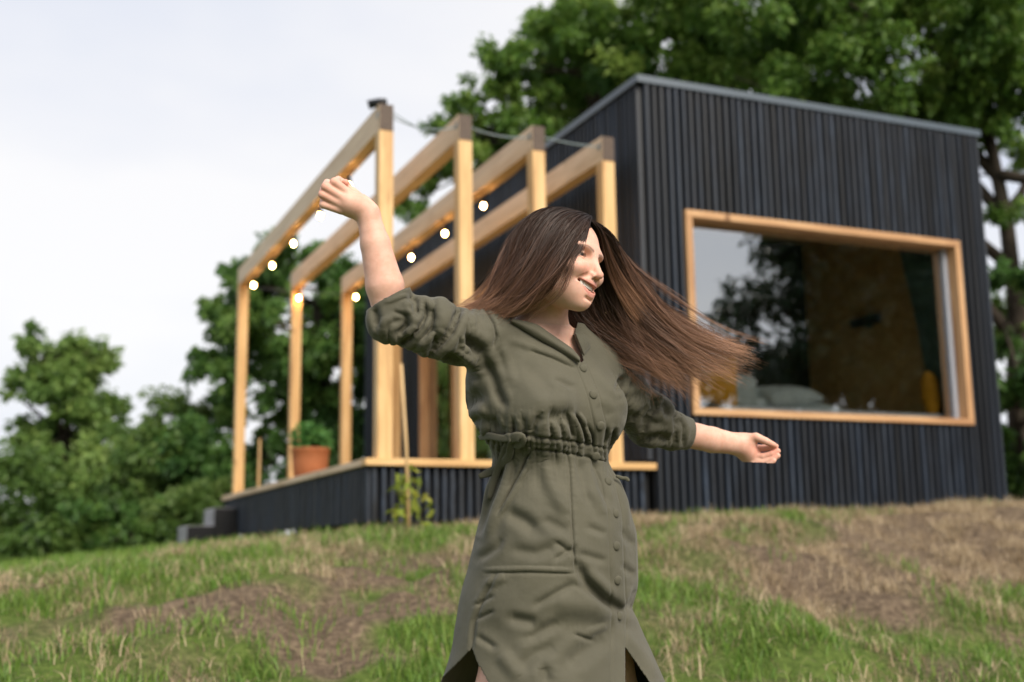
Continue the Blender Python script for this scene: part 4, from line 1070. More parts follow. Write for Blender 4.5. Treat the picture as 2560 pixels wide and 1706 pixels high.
st(Z3((830,430),(850,560),(880,650)),-3.8,12); st(Z3((900,430),(940,560),(970,640)),-4.1,9); st(Z3((1010,480),(1060,640),(1090,760)),4.1,10); st(Z3((1110,700),(1130,850),(1135,1050)),-3.5,4.5); st(Z3((1085,640),(1100,760)),-4.1,8)
st(Z3((430,440),(370,600),(310,780)),-12.2,10); st(Z3((470,430),(420,620),(350,820)),5.4,11); st(Z3((360,520),(330,640),(295,800)),5.4,9); st(Z3((500,430),(470,560)),-5.4,8)
st(Z3((600,1170),(700,1110),(790,1060)),-4.7,9); st(Z3((470,1235),(600,1262)),-6.1,13); st(Z3((560,1345),(640,1300),(720,1255)),-4.7,13); st(Z3((800,1320),(895,1352)),-4.1,6); st(Z3((870,1310),(960,1275)),3.5,8); st(Z3((700,1150),(900,1180),(980,1230)),4.7,26)
st(Z3((270,1390),(285,1250),(330,1130),(400,1010)),-4.1,6); st(Z3((300,1240),(380,1200)),-4.1,6); st(Z3((290,1170),(380,1120)),-3.5,6); st(Z3((300,1330),(390,1390)),-4.1,8); st(Z3((310,930),(400,870),(430,820)),-4.1,10); st(Z3((350,1060),(440,1020)),4.1,10)
st(Z3((520,1500),(600,1420),(700,1380)),-4.1,18); st(Z3((760,1480),(860,1400),(960,1340)),-5.4,22); st(Z3((420,1420),(520,1540)),4.1,16); st(Z3((640,1490),(660,1568)),-5.4,14); st(Z3((1080,1220),(1180,1340)),-5.4,12); st(Z3((1060,1300),(1150,1420),(1230,1540)),4.1,16); st(Z3((640,720),(760,790)),-3.5,12); st(Z3((480,880),(600,900),(720,860)),-3.4,14)
st(Z3((870,760),(960,800)),-2.7,9); st(Z3((880,560),(960,700)),2.7,12); st(Z3((1040,780),(1100,860)),-3.8,10); st(Z3((1040,960),(1100,1010)),-3.8,9)
# far sleeve
st(Z4((245,205),(215,280),(185,335)),-13.5,8); st(Z4((590,440),(632,540),(560,640),(470,730)),-12.0,9); st(Z4((830,580),(862,740),(840,900)),-9.0,8); st(Z4((720,430),(800,560),(830,640)),5,7); st(Z4((570,390),(700,420)),4,6); st(Z4((470,800),(560,720),(650,690)),-6.8,9)
st(Z4((880,640),(930,760),(920,930)),-4.5,6); st(Z4((250,420),(420,560)),3.5,18); st(Z4((330,640),(470,620),(560,520)),-5.2,12); st(Z4((660,620),(760,700),(800,840)),3.5,10); st(Z4((500,880),(640,860),(800,880)),-10.5,10); st(Z4((180,380),(300,350),(440,310)),3,10); st(Z4((690,480),(740,620)),-6.0,7)
def dist_poly(P, poly):
    best = np.full(len(P),1e9); bt = np.zeros(len(P)); L=0; poly=np.asarray(poly,float); segs = np.linalg.norm(np.diff(poly,axis=0),axis=1); tot = segs.sum()
    for i in range(len(poly)-1):
        a,b = poly[i],poly[i+1]; ab=b-a; t=np.clip(((P-a)@ab)/(ab@ab),0,1); d=np.linalg.norm(P-(a+t[:,None]*ab),axis=1)
        m_ = d<best; best[m_]=d[m_]; bt[m_]=(L+t[m_]*segs[i])/tot; L+=segs[i]
    return best,bt
wf = np.clip(face*3.0+.15,0,1)*(face>-.05); disp = np.zeros(len(Vd))
for pts,dep,w,soft in ST:
    pa = np.asarray(pts); m_ = (Pd[:,0]>pa[:,0].min()-4*w)&(Pd[:,0]<pa[:,0].max()+4*w)&(Pd[:,1]>pa[:,1].min()-4*w)&(Pd[:,1]<pa[:,1].max()+4*w)&(wf>0)
    ix = np.nonzero(m_)[0]
    if len(ix)==0: continue
    d,t = dist_poly(Pd[ix],pts); q = d/w
    prof = np.exp(-q*q) - .28*np.exp(-((q-1.9)/.8)**2)          # crease with shoulders thrown up beside it
    disp[ix] += dep*prof*np.clip(4*np.minimum(t,1-t)+.25,0,1)*wf[ix]
disp += (fract_noise(Vd,15,41,2)-.5)*.004
# --- let the cloth buckle: the fabric is longer than the shape it hangs on, so it throws real folds
def relax_cloth(V0, N0, Q, bias, iters=130):
    E=np.concatenate([Q[:,[0,1]],Q[:,[1,2]],Q[:,[2,3]],Q[:,[3,0]]]); E=np.unique(np.sort(E,1),axis=0); Ds=np.concatenate([Q[:,[0,2]],Q[:,[1,3]]]); A=np.concatenate([E,Ds])
    ev=V0[A[:,1]]-V0[A[:,0]]; mid=(V0[A[:,0]]+V0[A[:,1]])/2; mp=to_px(mid)
    g1=np.full(len(A),1.03); g2=np.full(len(A),1.03); ax=np.tile(np.array([0,1.,0]),(len(A),1))
    def chain(ch, sel, ga, gc):
        C=np.array([c for c,_ in ch]); best=np.full(len(A),9.); dr=np.zeros((len(A),3))
        for a_,b_ in zip(C[:-1],C[1:]):
            ab=b_-a_; t=np.clip(((mid-a_)@ab)/(ab@ab),0,1); d=np.linalg.norm(mid-(a_+t[:,None]*ab),axis=1); m_=d<best; best[m_]=d[m_]; dr[m_]=ab/np.linalg.norm(ab)
        ax[sel]=dr[sel]; g1[sel]=ga[sel] if hasattr(ga,'__len__') else ga; g2[sel]=gc
    nsel=(mp[:,0]<1195)&(mp[:,1]<935)&~((mp[:,0]>1120)&(mp[:,1]>905)); fsel=(mid[:,2]>2.60)&(mp[:,0]>1545)&(mp[:,1]<1140)&(mid[:,2]+0*mp[:,0]>2.66)
    cuff1=np.clip(((mid-cf(977,747,2.42))@np.array([-.5,.86,.06])+.052)/.02,0,1); cuff2=np.clip(((mid-cf(1719,1084,2.93))@np.array([.92,-.18,.30])+.040)/.02,0,1)
    chain(near_sl,nsel,1.34-.33*cuff1,1.07); chain(far_sl,fsel,1.26-.25*cuff2,1.07)
    tors=~nsel&~fsel
    yw=np.interp(mp[:,0],[1190,1270,1325,1400,1480,1530],[1100,1106,1108,1117,1129,1141]); dy=mp[:,1]-yw
    gh=1.07+.14*np.exp(-(np.clip(np.abs(dy)-14,0,999)/48)**1.5); gv=1.06+.05*np.exp(-((dy+50)/50)**2)
    g1[tors]=gv[tors]; g2[tors]=gh[tors]
    arm=tors&(mp[:,1]<1000)&(mp[:,0]<1250); g1[arm]=1.08; g2[arm]=1.06
    plk,_=dist_poly(mp,PLK); pk=plk<22; g1[pk]=1.0; g2[pk]=1.0
    axial=(ev*ax).sum(1)[:,None]*ax; rest=np.linalg.norm(axial*g1[:,None]+(ev-axial)*g2[:,None],axis=1)
    vp=to_px(V0); din=np.full(len(V0),.013); dout=np.full(len(V0),.011)
    nv=(vp[:,0]<1190)&(vp[:,1]<930); din[nv]=.020; dout[nv]=.010
    fv=(V0[:,2]>2.66)&(vp[:,0]>1545)&(vp[:,1]<1140); din[fv]=.018; dout[fv]=.009
    vw=np.interp(vp[:,0],[1190,1270,1325,1400,1480,1530],[1100,1106,1108,1117,1129,1141]); bw=np.exp(-((vp[:,1]-vw)/20)**4)*(~nv)*(~fv); din=din*(1-.75*bw); dout=dout*(1-.75*bw)
    X=V0+N0*bias[:,None]; n=len(X); cnt=np.bincount(A.ravel(),minlength=n).astype(float)
    ec=np.bincount(E.ravel(),minlength=n).astype(float)[:,None]
    for it in range(iters):
        d=X[A[:,1]]-X[A[:,0]]; L=np.linalg.norm(d,axis=1)+1e-9; c=(d*(.5*(L-rest)/L)[:,None])
        S=np.stack([np.bincount(A[:,0],c[:,k],n)-np.bincount(A[:,1],c[:,k],n) for k in range(3)],1)
        X=X+1.35*S/cnt[:,None]
        if it%2==0:
            M=np.stack([np.bincount(E[:,0],X[E[:,1],k],n)+np.bincount(E[:,1],X[E[:,0],k],n) for k in range(3)],1)/ec
            X=X+(.20 if it<iters*.6 else .06)*(M-X)
        r=X-V0; dn=(r*N0).sum(1); tang=r-dn[:,None]*N0; tl=np.linalg.norm(tang,axis=1)+1e-9
        tang*=np.minimum(1,.016/tl)[:,None]; dn=np.clip(dn*.998+bias*.01,-din,dout)
        X=V0+tang+dn[:,None]*N0
    return X
PLK = [(1446,893),(1455,922),(1482,988),(1500,1064),(1499,1100),(1489,1140),(1518,1204),(1536,1284),(1539,1365),(1542,1450),(1545,1540),(1544,1625),(1543,1790)]
Vs_ = relax_cloth(Vd, Gd, Qd, disp*.8)
def subdiv(V, Q):
    E=np.concatenate([Q[:,[0,1]],Q[:,[1,2]],Q[:,[2,3]],Q[:,[3,0]]]); Es=np.sort(E,1); key=Es[:,0].astype(np.int64)*len(V)+Es[:,1]; uk,inv=np.unique(key,return_inverse=True)
    ea=uk//len(V); eb=uk%len(V); n=len(V); m=len(Q); em=(V[ea]+V[eb])/2; fc=V[Q].mean(1); i=inv.reshape(4,m)+n; c=np.arange(m)+n+len(uk)
    # Catmull-Clark style positions
    fs=np.zeros((len(uk),3)); fcnt=np.zeros(len(uk))
    for k in range(4): np.add.at(fs,inv.reshape(4,m)[k],fc); np.add.at(fcnt,inv.reshape(4,m)[k],1)
    en=np.where((fcnt==2)[:,None],(em*2+fs)/4,em)
    val=np.bincount(np.concatenate([ea,eb]),minlength=n).astype(float)[:,None]
    es=np.stack([np.bincount(ea,em[:,k],n)+np.bincount(eb,em[:,k],n) for k in range(3)],1)/val
    fq=np.stack([np.bincount(Q.ravel(),np.repeat(fc[:,k],4),n) for k in range(3)],1)/np.maximum(np.bincount(Q.ravel(),minlength=n),1)[:,None]
    nv=(fq+2*es+(val-3)*V)/val
    V2=np.concatenate([nv,en,fc]); q=[np.stack([Q[:,k],i[k],c,i[(k-1)%4]],1) for k in range(4)]
    return V2,np.concatenate(q)
Vd,Qd=subdiv(Vs_,Qd)
def vnormals(V,Q):
    fn=np.cross(V[Q[:,2]]-V[Q[:,0]],V[Q[:,3]]-V[Q[:,1]]); N_=np.stack([np.bincount(Q.ravel(),np.repeat(fn[:,k],4),len(V)) for k in range(3)],1); return N_/(np.linalg.norm(N_,axis=1)[:,None]+1e-12)
Gd=vnormals(Vd,Qd)
Pd=to_px(Vd)
if (Gd*(Vd-Vd.mean(0))).sum()<0: Gd=-Gd
# --- cut neck opening, cuffs, hem and slits
def inpoly(P, poly):
    poly = np.asarray(poly,float); x,y = P[:,0],P[:,1]; c = np.zeros(len(P),bool); j = len(poly)-1
    for i in range(len(poly)):
        xi,yi = poly[i]; xj,yj = poly[j]
        c ^= ((yi>y)!=(yj>y)) & (x < (xj-xi)*(y-yi)/(yj-yi+1e-12)+xi); j = i
    return c
view = Vd/np.linalg.norm(Vd,axis=1)[:,None]; face = -(Gd*view).sum(1)
front = face > 0
cutp = []
n1 = np.array([-.50,.86,.06]); n1/=np.linalg.norm(n1); c1 = cf(977,747,2.42)
n2 = np.array([.92,-.18,.30]); n2/=np.linalg.norm(n2); c2 = cf(1719,1084,2.93)
dn1 = np.where(Pd[:,0]<1060,(Vd-c1)@n1,-1.); dn2 = np.where(Pd[:,0]>1640,(Vd-c2)@n2,-1.)
# settle the rim vertices on the cutting planes
for dn,nn in ((dn1,n1),(dn2,n2)):
    m_ = (dn>-.0022)&(dn<.0022); Vd[m_] -= dn[m_,None]*nn; dn[m_] = -1e-6
kill = (dn1>0)|(dn2>0)|(Pd[:,1]>1772)
neckpoly = [(1250,700),(1262,792),(1300,806),(1344,818),(1383,848),(1430,882),(1452,908),(1455,900),(1447,868),(1432,838),(1445,805),(1445,700)]
kill |= inpoly(Pd,neckpoly)&(Vd[:,1]>-.06)
kill |= front & inpoly(Pd,[(1181,1622),(1150,1655),(1098,1706),(1070,1790),(1240,1790),(1219,1706),(1190,1650)])
kill |= front & inpoly(Pd,[(1562,1620),(1563,1790),(1676,1790),(1622,1706),(1590,1660)])
wf = np.clip(face*3.0+.15,0,1)*(face>-.05); disp = np.zeros(len(Vd))
for pts,dep,w,soft in ST:
    amp = .75 if w <= 6.2 else .38
    pa = np.asarray(pts); ix = np.nonzero((Pd[:,0]>pa[:,0].min()-25)&(Pd[:,0]<pa[:,0].max()+25)&(Pd[:,1]>pa[:,1].min()-25)&(Pd[:,1]<pa[:,1].max()+25)&(wf>0))[0]
    if len(ix)==0: continue
    d,t = dist_poly(Pd[ix],pts); q = d/(w*.85); disp[ix] += amp*dep*(np.exp(-q*q)-.2*np.exp(-((q-1.8)/.7)**2))*np.clip(8*np.minimum(t,1-t)+.25,0,1)*wf[ix]
# ruching at the elastic waist
wy = np.interp(Pd[:,0],[1190,1270,1325,1400,1480,1530],[1100,1106,1108,1117,1129,1141]); wh = 15.
dyw = Pd[:,1]-wy
ph = Pd[:,0]*.42+1.9*np.sin(Pd[:,0]*.071)+.8*np.sin(Pd[:,0]*.19+1); ph2 = Pd[:,0]*.19+1.4*np.sin(Pd[:,0]*.043+2)
intor = (Pd[:,0]>1180)&(Pd[:,0]<1545)&(Pd[:,1]>930)
band = np.exp(-(dyw/17.)**4)
disp += np.where(intor, wf*(band*(.0019*np.sin(ph)+.0008)+np.exp(-np.clip(-dyw-12,0,999)/34)*(dyw<-8)*(.0022*np.sin(ph2*1.25)+.0010*np.sin(ph))+np.exp(-np.clip(dyw-12,0,999)/46)*(dyw>8)*(.0026*np.sin(ph2)+.0011*np.sin(ph))),0)
# button placket: a slightly raised strip
_unused = [(1446,893),(1455,922),(1482,988),(1500,1064),(1499,1100),(1489,1140),(1518,1204),(1536,1284),(1539,1365),(1542,1450),(1545,1540),(1544,1625),(1543,1790)]
dp,tp_ = dist_poly(Pd,PLK); hw_ = np.interp(Pd[:,1],[890,1000,1150,1300,1500],[11,13,14,16,17])
sgn = dp/hw_; disp += np.where(wf>0, wf*(.0022/(1+np.exp((sgn-1)*9))-.0018*np.exp(-((sgn-1.05)/.16)**2)),0)
disp = np.clip(disp,-.0065,.006); Vd = Vd + Gd*disp[:,None]
keepv = ~kill; fk = keepv[Qd].all(1)
idx = np.cumsum(keepv)-1; used = np.zeros(len(Vd),bool); used[Qd[fk].ravel()] = True
idx = np.cumsum(used)-1; Vd2 = Vd[used]; Qd2 = idx[Qd[fk]]
def m_cotton(n, nd, lk):
    g = nd('ShaderNodeNewGeometry'); f = noise(nd, lk, g.outputs['Position'], 7, 4, .6); f2 = noise(nd, lk, g.outputs['Position'], 900, 2, .6)
    f3 = noise(nd, lk, g.outputs['Position'], 90, 5, .65)
    c = rampnode(nd, lk, f, [(.3,(.070,.066,.044)),(.7,(.092,.086,.058))])
    mxb = nd('ShaderNodeMath'); mxb.operation='ADD'; lk(f2,mxb.inputs[0]); lk(f3,mxb.inputs[1])
    b = principled(nd, lk, c, .68, .3, bumpn(nd, lk, mxb.outputs[0], .45, .0022))
    b.inputs['Sheen Weight'].default_value=.12; b.inputs['Sheen Roughness'].default_value=.5
    return b.outputs[0]
mat('olive_cotton', m_cotton)
OC = MATS['olive_cotton']
Wd = to_world(Vd2); dme = npmesh('dress', Wd, Qd2)
dro = link('dress', dme, OC, woman, True)
so_ = dro.modifiers.new('cloth','SOLIDIFY'); so_.thickness=.0022; so_.offset=-1; so_.use_quality_normals=False
from mathutils.bvhtree import BVHTree
bvh_d = BVHTree.FromPolygons([tuple(v) for v in Wd], [tuple(int(i) for i in q_) for q_ in Qd2])
bvh_b = BVHTree.FromPolygons([tuple(v) for v in to_world(Vh)], [tuple(int(i) for i in q_) for q_ in Qh])
def raydepth(px,py,bv):
    v = C_F+C_R*((px-1280)/FPX)+C_U*((853-py)/FPX); L=np.linalg.norm(v)
    h_ = bv.ray_cast(Vector(CAM),Vector(v/L)); 
    return (None,None) if h_[0] is None else (h_[3]/L, np.array(h_[1]))
def nd_(px,py):
    a = [x for x in (raydepth(px,py,bvh_d)[0],raydepth(px,py,bvh_b)[0]) if x]; return min(a) if a else 2.6
# buttons
def dome(px,py,r_):
    d,nrm = raydepth(px,py,bvh_d)
    if d is None: d,nrm = 2.5,-C_F
    if nrm@C_F>0: nrm=-nrm
    nrm = nrm*.6-C_F*.4; nrm/=np.linalg.norm(nrm)
    c = at(px,py,d)+nrm*.0022; e1=np.cross(nrm,[0,0,1.]); e1/=np.linalg.norm(e1); e2=np.cross(nrm,e1); V=[];k_=18
    prof=[(1.0,-.2),(1.0,.22),(.93,.36),(.75,.48),(.45,.55),(.02,.57)]
    for a_,h_ in prof:
        for j in range(k_): t_=j*2*math.pi/k_; V.append(c+r_*(a_*(math.cos(t_)*e1+math.sin(t_)*e2)+h_*nrm))
    F=[(i*k_+j,i*k_+(j+1)%k_,(i+1)*k_+(j+1)%k_,(i+1)*k_+j) for i in range(len(prof)-1) for j in range(k_)]
    return npmesh('button',np.array(V),np.array(F))
for px,py in ((1456,921),(1482,987),(1500,1064),(1489,1140),(1518,1204),(1537,1284),(1539,1365),(1542,1450),(1546,1540)):
    link('button', dome(px,py,.0098), OC, dro, True)
# collar leaves and ribbons
def sheet(name, A_, B_, off, n=26, m=7, bulge=.004, thick=.0025, parent=None):
    A_ = np.asarray(A_,float); B_=np.asarray(B_,float); t=np.linspace(0,1,n)
    def rs(p): s_=np.concatenate([[0],np.cumsum(np.linalg.norm(np.diff(p,axis=0),axis=1))]); s_/=s_[-1]; return np.stack([np.interp(t,s_,p[:,i]) for i in range(p.shape[1])],1)
    a=rs(A_); b=rs(B_)
    V=[]
    for k_ in range(m):
        u_=k_/(m-1); p=a*(1-u_)+b*u_; p[:,2]-=bulge*math.sin(u_*math.pi); V.append(np.stack([(p[:,0]-1280)/FPX*p[:,2],(853-p[:,1])/FPX*p[:,2],p[:,2]],1))
    V=np.stack(V,1).reshape(-1,3); i=(np.arange(n-1)[:,None]*m+np.arange(m-1)[None,:]).ravel()
    o=link(name, npmesh(name,to_world(V),np.stack([i,i+m,i+m+1,i+1],1)), OC, parent or dro, True)
    s_=o.modifiers.new('cloth','SOLIDIFY'); s_.thickness=thick; s_.offset=0; ss=o.modifiers.new('sub','SUBSURF'); ss.levels=1; ss.render_levels=1
    return o
def withd(pts, off): return [(x,y,nd_(x,y)-off) for x,y in pts]
lo_ = withd([(1276,806),(1300,820),(1332,840),(1383,869),(1421,893),(1449,908)],.006)
up_pts=[(1282,797),(1308,802),(1344,811),(1384,839),(1432,872),(1451,896)]
up_=[(x,y,l[2]-.004+.012*(1-abs(i-2)/4)) for i,((x,y),l) in enumerate(zip(up_pts,lo_))]
sheet('collar',up_,lo_,0,bulge=.010)
lo2=withd([(1452,900),(1460,890),(1468,880),(1476,869)],.007); up2=[(x,y,l[2]-.002) for (x,y),l in zip([(1424,842),(1438,833),(1456,832),(1470,843)],lo2)]
sheet('collar',up2,lo2,0,bulge=.008)
def ribbon(name, pts, width, parent, twist=(0,0,1)):
    """flat tie: pts (px,py,depth offset from the cloth)"""
    P=np.array([cf(x,y,nd_(x,y)-o_) for x,y,o_ in pts]); t=np.linspace(0,1,len(P)); tt=np.linspace(0,1,18)
    P=np.stack([np.interp(tt,t,P[:,i]) for i in range(3)],1); ker=np.array([.25,.5,.25])
    for _ in range(3): P[1:-1]=P[:-2]*.25+P[1:-1]*.5+P[2:]*.25
    T=np.gradient(P,axis=0); s_=np.cross(T,np.asarray(twist,float)); s_/=np.linalg.norm(s_,axis=1)[:,None]+1e-9
    w_=width*(.55+.45*np.minimum(1,np.minimum(tt,1-tt)*6))[:,None]; rows_=[P+s_*w_*k_+np.array([0,0,-1])*(.0015*math.cos(k_*1.5)) for k_ in (-1,-.5,0,.5,1)]
    V=np.stack(rows_,1).reshape(-1,3); i=(np.arange(17)[:,None]*5+np.arange(4)[None,:]).ravel()
    o=link(name,npmesh(name,to_world(V),np.stack([i,i+5,i+6,i+1],1)),OC,parent,True); s2=o.modifiers.new('cloth','SOLIDIFY'); s2.thickness=.003; s2.offset=0; return o
sash_k = ribbon('waist_tie',[(1262,1100,.012),(1272,1094,.020),(1282,1098,.020),(1286,1108,.012)],.010,dro)
ribbon('waist_tie',[(1276,1098,.018),(1250,1096,.024),(1222,1089,.022),(1198,1095,.02)],.0075,dro,(.2,.1,1))
ribbon('waist_tie',[(1276,1100,.016),(1290,1092,.026),(1306,1094,.026),(1300,1110,.022),(1282,1112,.014)],.011,dro,(.3,.2,1))
ribbon('waist_tie',[(1274,1104,.016),(1276,1135,.016),(1258,1160,.018),(1228,1180,.03),(1197,1192,.03)],.0085,dro)
ribbon('waist_tie',[(1268,1104,.014),(1258,1140,.014),(1238,1190,.014),(1222,1250,.012)],.0075,dro)
ribbon('waist_tie',[(1540,1190,.004),(1556,1196,.0),(1566,1196,.0),(1572,1203,.0)],.0035,dro)

# ------------------------------------------------------------------ hair
def m_hair(n, nd, lk):
    a = nd('ShaderNodeAttribute'); a.attribute_name='rnd'; b_ = nd('ShaderNodeAttribute'); b_.attribute_name='along'
    c1 = rampnode(nd, lk, b_.outputs['Fac'], [(0,(.018,.011,.0085)),(.35,(.045,.025,.0175)),(.7,(.125,.064,.041)),(1,(.31,.168,.102))])
    c2 = rampnode(nd, lk, a.outputs['Fac'], [(0,(.5,.5,.5)),(1,(1.6,1.6,1.6))])
    m_ = nd('ShaderNodeMixRGB'); m_.blend_type='MULTIPLY'; m_.inputs['Fac'].default_value=1; lk(c1,m_.inputs['Color1']); lk(c2,m_.inputs['Color2'])
    p = principled(nd, lk, m_.outputs[0], .5, .28); p.inputs['Anisotropic'].default_value=.5
    t_ = nd('ShaderNodeBsdfTranslucent'); lk(m_.outputs[0],t_.inputs['Color']); s_ = nd('ShaderNodeMixShader'); s_.inputs[0].default_value=.18
    lk(p.outputs[0],s_.inputs[1]); lk(t_.outputs[0],s_.inputs[2]); return s_.outputs[0]
mat('hair', m_hair)
hair_col = head[:7]+neck[:3]
def guide_arr(G):
    out_=[]
    for pts,ds in G: out_.append([cf(x,y,d) for (x,y),d in zip(pts,ds)])
    return np.array(out_)
GL = guide_arr([
 ([(1478,545),(1464,572),(1446,614),(1420,657),(1388,700),(1350,737),(1302,774),(1268,797)],[2.560,2.535,2.505,2.482,2.480,2.495,2.51,2.525]),
 ([(1474,541),(1446,562),(1410,620),(1374,677),(1338,724),(1298,762),(1253,786),(1226,794)],[2.560,2.525,2.480,2.470,2.472,2.485,2.505,2.52]),
 ([(1460,534),(1416,550),(1372,600),(1336,662),(1308,712),(1274,754),(1230,781),(1200,790)],[2.565,2.530,2.492,2.482,2.485,2.50,2.515,2.525]),
 ([(1430,528),(1380,538),(1332,580),(1298,636),(1274,694),(1245,742),(1206,774),(1172,787)],[2.575,2.550,2.525,2.515,2.515,2.52,2.53,2.535]),
 ([(1395,526),(1347,533),(1298,564),(1267,615),(1250,676),(1228,732),(1194,767),(1150,784)],[2.590,2.590,2.580,2.570,2.565,2.56,2.55,2.545]),
 ([(1400,532),(1352,545),(1308,585),(1284,646),(1272,704),(1255,752),(1228,781),(1195,791)],[2.625,2.640,2.640,2.630,2.615,2.60,2.58,2.57])])
GR = guide_arr([
 ([(1462,546),(1510,570),(1542,612),(1570,668),(1625,735),(1690,790),(1788,852),(1892,893)],[2.575,2.605,2.635,2.655,2.67,2.68,2.69,2.70]),
 ([(1474,550),(1514,588),(1542,640),(1568,702),(1622,768),(1690,822),(1780,872),(1872,902)],[2.575,2.605,2.635,2.655,2.67,2.68,2.69,2.70]),
 ([(1486,556),(1516,610),(1540,675),(1570,745),(1624,812),(1686,862),(1756,902),(1828,920)],[2.58,2.615,2.64,2.66,2.675,2.68,2.69,2.70]),
 ([(1486,580),(1510,645),(1532,710),(1562,780),(1612,842),(1668,890),(1728,930),(1785,958)],[2.60,2.635,2.655,2.67,2.68,2.69,2.70,2.70]),
 ([(1470,640),(1490,700),(1508,760),(1542,808),(1590,850),(1646,892),(1700,926),(1752,958)],[2.63,2.655,2.665,2.675,2.685,2.69,2.70,2.70]),
 ([(1428,690),(1438,750),(1450,795),(1488,830),(1538,864),(1590,898),(1646,932),(1700,966)],[2.66,2.67,2.675,2.68,2.69,2.69,2.70,2.70]),
 ([(1392,690),(1396,750),(1410,790),(1448,820),(1500,850),(1556,882),(1612,915),(1668,948)],[2.70,2.70,2.70,2.70,2.70,2.70,2.71,2.72])])
GW = guide_arr([
 ([(1468,552),(1452,584),(1436,624),(1418,664),(1396,702),(1366,740),(1328,774),(1298,798)],[2.555,2.525,2.497,2.478,2.474,2.485,2.50,2.515]),
 ([(1470,555),(1456,588),(1441,632),(1428,676),(1410,716),(1384,750),(1345,782),(1308,802)],[2.555,2.525,2.496,2.476,2.470,2.480,2.50,2.515])])
GF = guide_arr([
 ([(1462,544),(1484,552),(1501,570),(1514,596),(1530,636),(1550,684),(1582,732),(1620,777)],[2.555,2.560,2.575,2.590,2.61,2.63,2.645,2.66]),
 ([(1468,547),(1486,558),(1500,578),(1510,608),(1522,650),(1544,702),(1573,752),(1608,797)],[2.550,2.555,2.570,2.590,2.61,2.63,2.645,2.66]),
 ([(1472,551),(1485,563),(1497,584),(1506,618),(1518,664),(1540,717),(1566,767),(1598,812)],[2.548,2.553,2.570,2.595,2.615,2.635,2.65,2.66])])
def on_head(G, k, off):
    for gi in range(len(G)):
        for j in range(k):
            px_,py_ = to_px(G[gi,j][None])[0]; d_,_n = raydepth(px_,py_,bvh_b)
            if d_ is not None: G[gi,j] = cf(px_,py_,d_-off)
on_head(GF,4,.007)
def strands(G, n, seed, thick, npt=20, frizz=.0025, wid=(.0007,.0012), tipspread=.012, short=.25, loose=0.0, pw_=1.0, wave=.0060, nofilt=False, dens=1.0, col=None):
    col = col or hair_col
    rg = np.random.default_rng(seed); K=len(G)
    ncl = max(8,n//40); cs = (K-1)*rg.uniform(0,1,ncl)**dens; cl_ = rg.integers(0,ncl,n)
    s = np.clip(np.abs(cs[cl_]+rg.normal(0,.16+.4*loose,n)),0,K-1.0001); i=s.astype(int); f=(s-i)[:,None,None]
    P = G[i]*(1-f)+G[np.minimum(i+1,K-1)]*f                     # n,8,3
    # resample with a smooth curve
    tt=np.linspace(0,7,npt); j=np.clip(tt.astype(int),0,6); u=(tt-j)[None,:,None]
    gp=np.concatenate([2*P[:,:1]-P[:,1:2],P,2*P[:,-1:]-P[:,-2:-1]],1)
    p0,p1,p2,p3=gp[:,j],gp[:,j+1],gp[:,j+2],gp[:,j+3]
    C=.5*((2*p1)+(-p0+p2)*u+(2*p0-5*p1+4*p2-p3)*u**2+(-p0+3*p1-3*p2+p3)*u**3)
    t=np.linspace(0,1,npt)[None,:,None]
    layer=rg.random(n)**pw_
    C=C+np.array([0,0,1])*(layer*thick)[:,None,None]*np.sin(np.clip(t*1.3+.25,0,1)*math.pi*.5)
    # clumps drift apart towards the tips, hairs wander inside them
    cd=rg.normal(0,1,(ncl,3)); C=C+cd[cl_][:,None,:]*tipspread*t**1.6
    fr=rg.uniform(2,5,(n,1,3)); phs=rg.uniform(0,6.28,(n,1,3)); C=C+np.sin(fr*t*3.0+phs)*frizz*(.25+t)*(1+3*loose)
    cw=rg.uniform(1.5,3.5,(ncl,1,3)); cp=rg.uniform(0,6.28,(ncl,1,3)); C=C+(np.sin(cw*t*3.5+cp)*wave*(.2+t))[cl_]+np.array([0,0,1.])*(rg.normal(0,.009,ncl)[cl_])[:,None,None]*np.sin(t*math.pi)
    ln=1-short*rg.random(n)**1.5
    idx_=np.linspace(0,1,npt)[None,:]*ln[:,None]*(npt-1); a=np.clip(idx_.astype(int),0,npt-2); w=(idx_-a)[...,None]; r_=np.arange(n)[:,None]
    C=C[r_,a]*(1-w)+C[r_,a+1]*w
    # stay outside the head
    Q=C.reshape(-1,3); layerq=np.repeat(layer,npt); near=np.linalg.norm((Q-hl(-.06,0,0)),axis=1)<.26; ix=np.nonzero(near)[0]
    for _ in range(2):
        d0,g_=field_grad(col,Q[ix]); offn=.003+.007*(1-layerq[ix]); push=np.clip(offn-d0,0,.05); Q[ix]+=g_*push[:,None]
    C=Q.reshape(n,npt,3)
    for _ in range(2): C[:,1:-1]=C[:,:-2]*.25+C[:,1:-1]*.5+C[:,2:]*.25
    fp=to_px(C.reshape(-1,3)); bad=inpoly(fp,[(1477,560),(1497,588),(1506,640),(1506,705),(1447,705),(1452,650),(1465,604)])&(C.reshape(-1,3)[:,2]<2.585)
    keep_=~bad.reshape(n,npt).any(1)|(rg.random(n)<.003)|nofilt; C=C[keep_]; n=len(C); cl_=cl_[keep_]
    T=np.gradient(C,axis=1); T/=np.linalg.norm(T,axis=2)[...,None]+1e-9
    nrm=np.array([0,0,-1.])+rg.normal(0,.55,(n,1,3)); S=np.cross(T,nrm); S/=np.linalg.norm(S,axis=2)[...,None]+1e-9
    wd=(rg.uniform(*wid,n)[:,None]*(1-.75*np.linspace(0,1,npt)[None,:]**2.5))[...,None]
    V=np.stack([C-S*wd*.5,C+S*wd*.5],2).reshape(-1,3)
    b=(np.arange(n)[:,None]*npt+np.arange(npt-1)[None,:])*2; b=b.ravel()
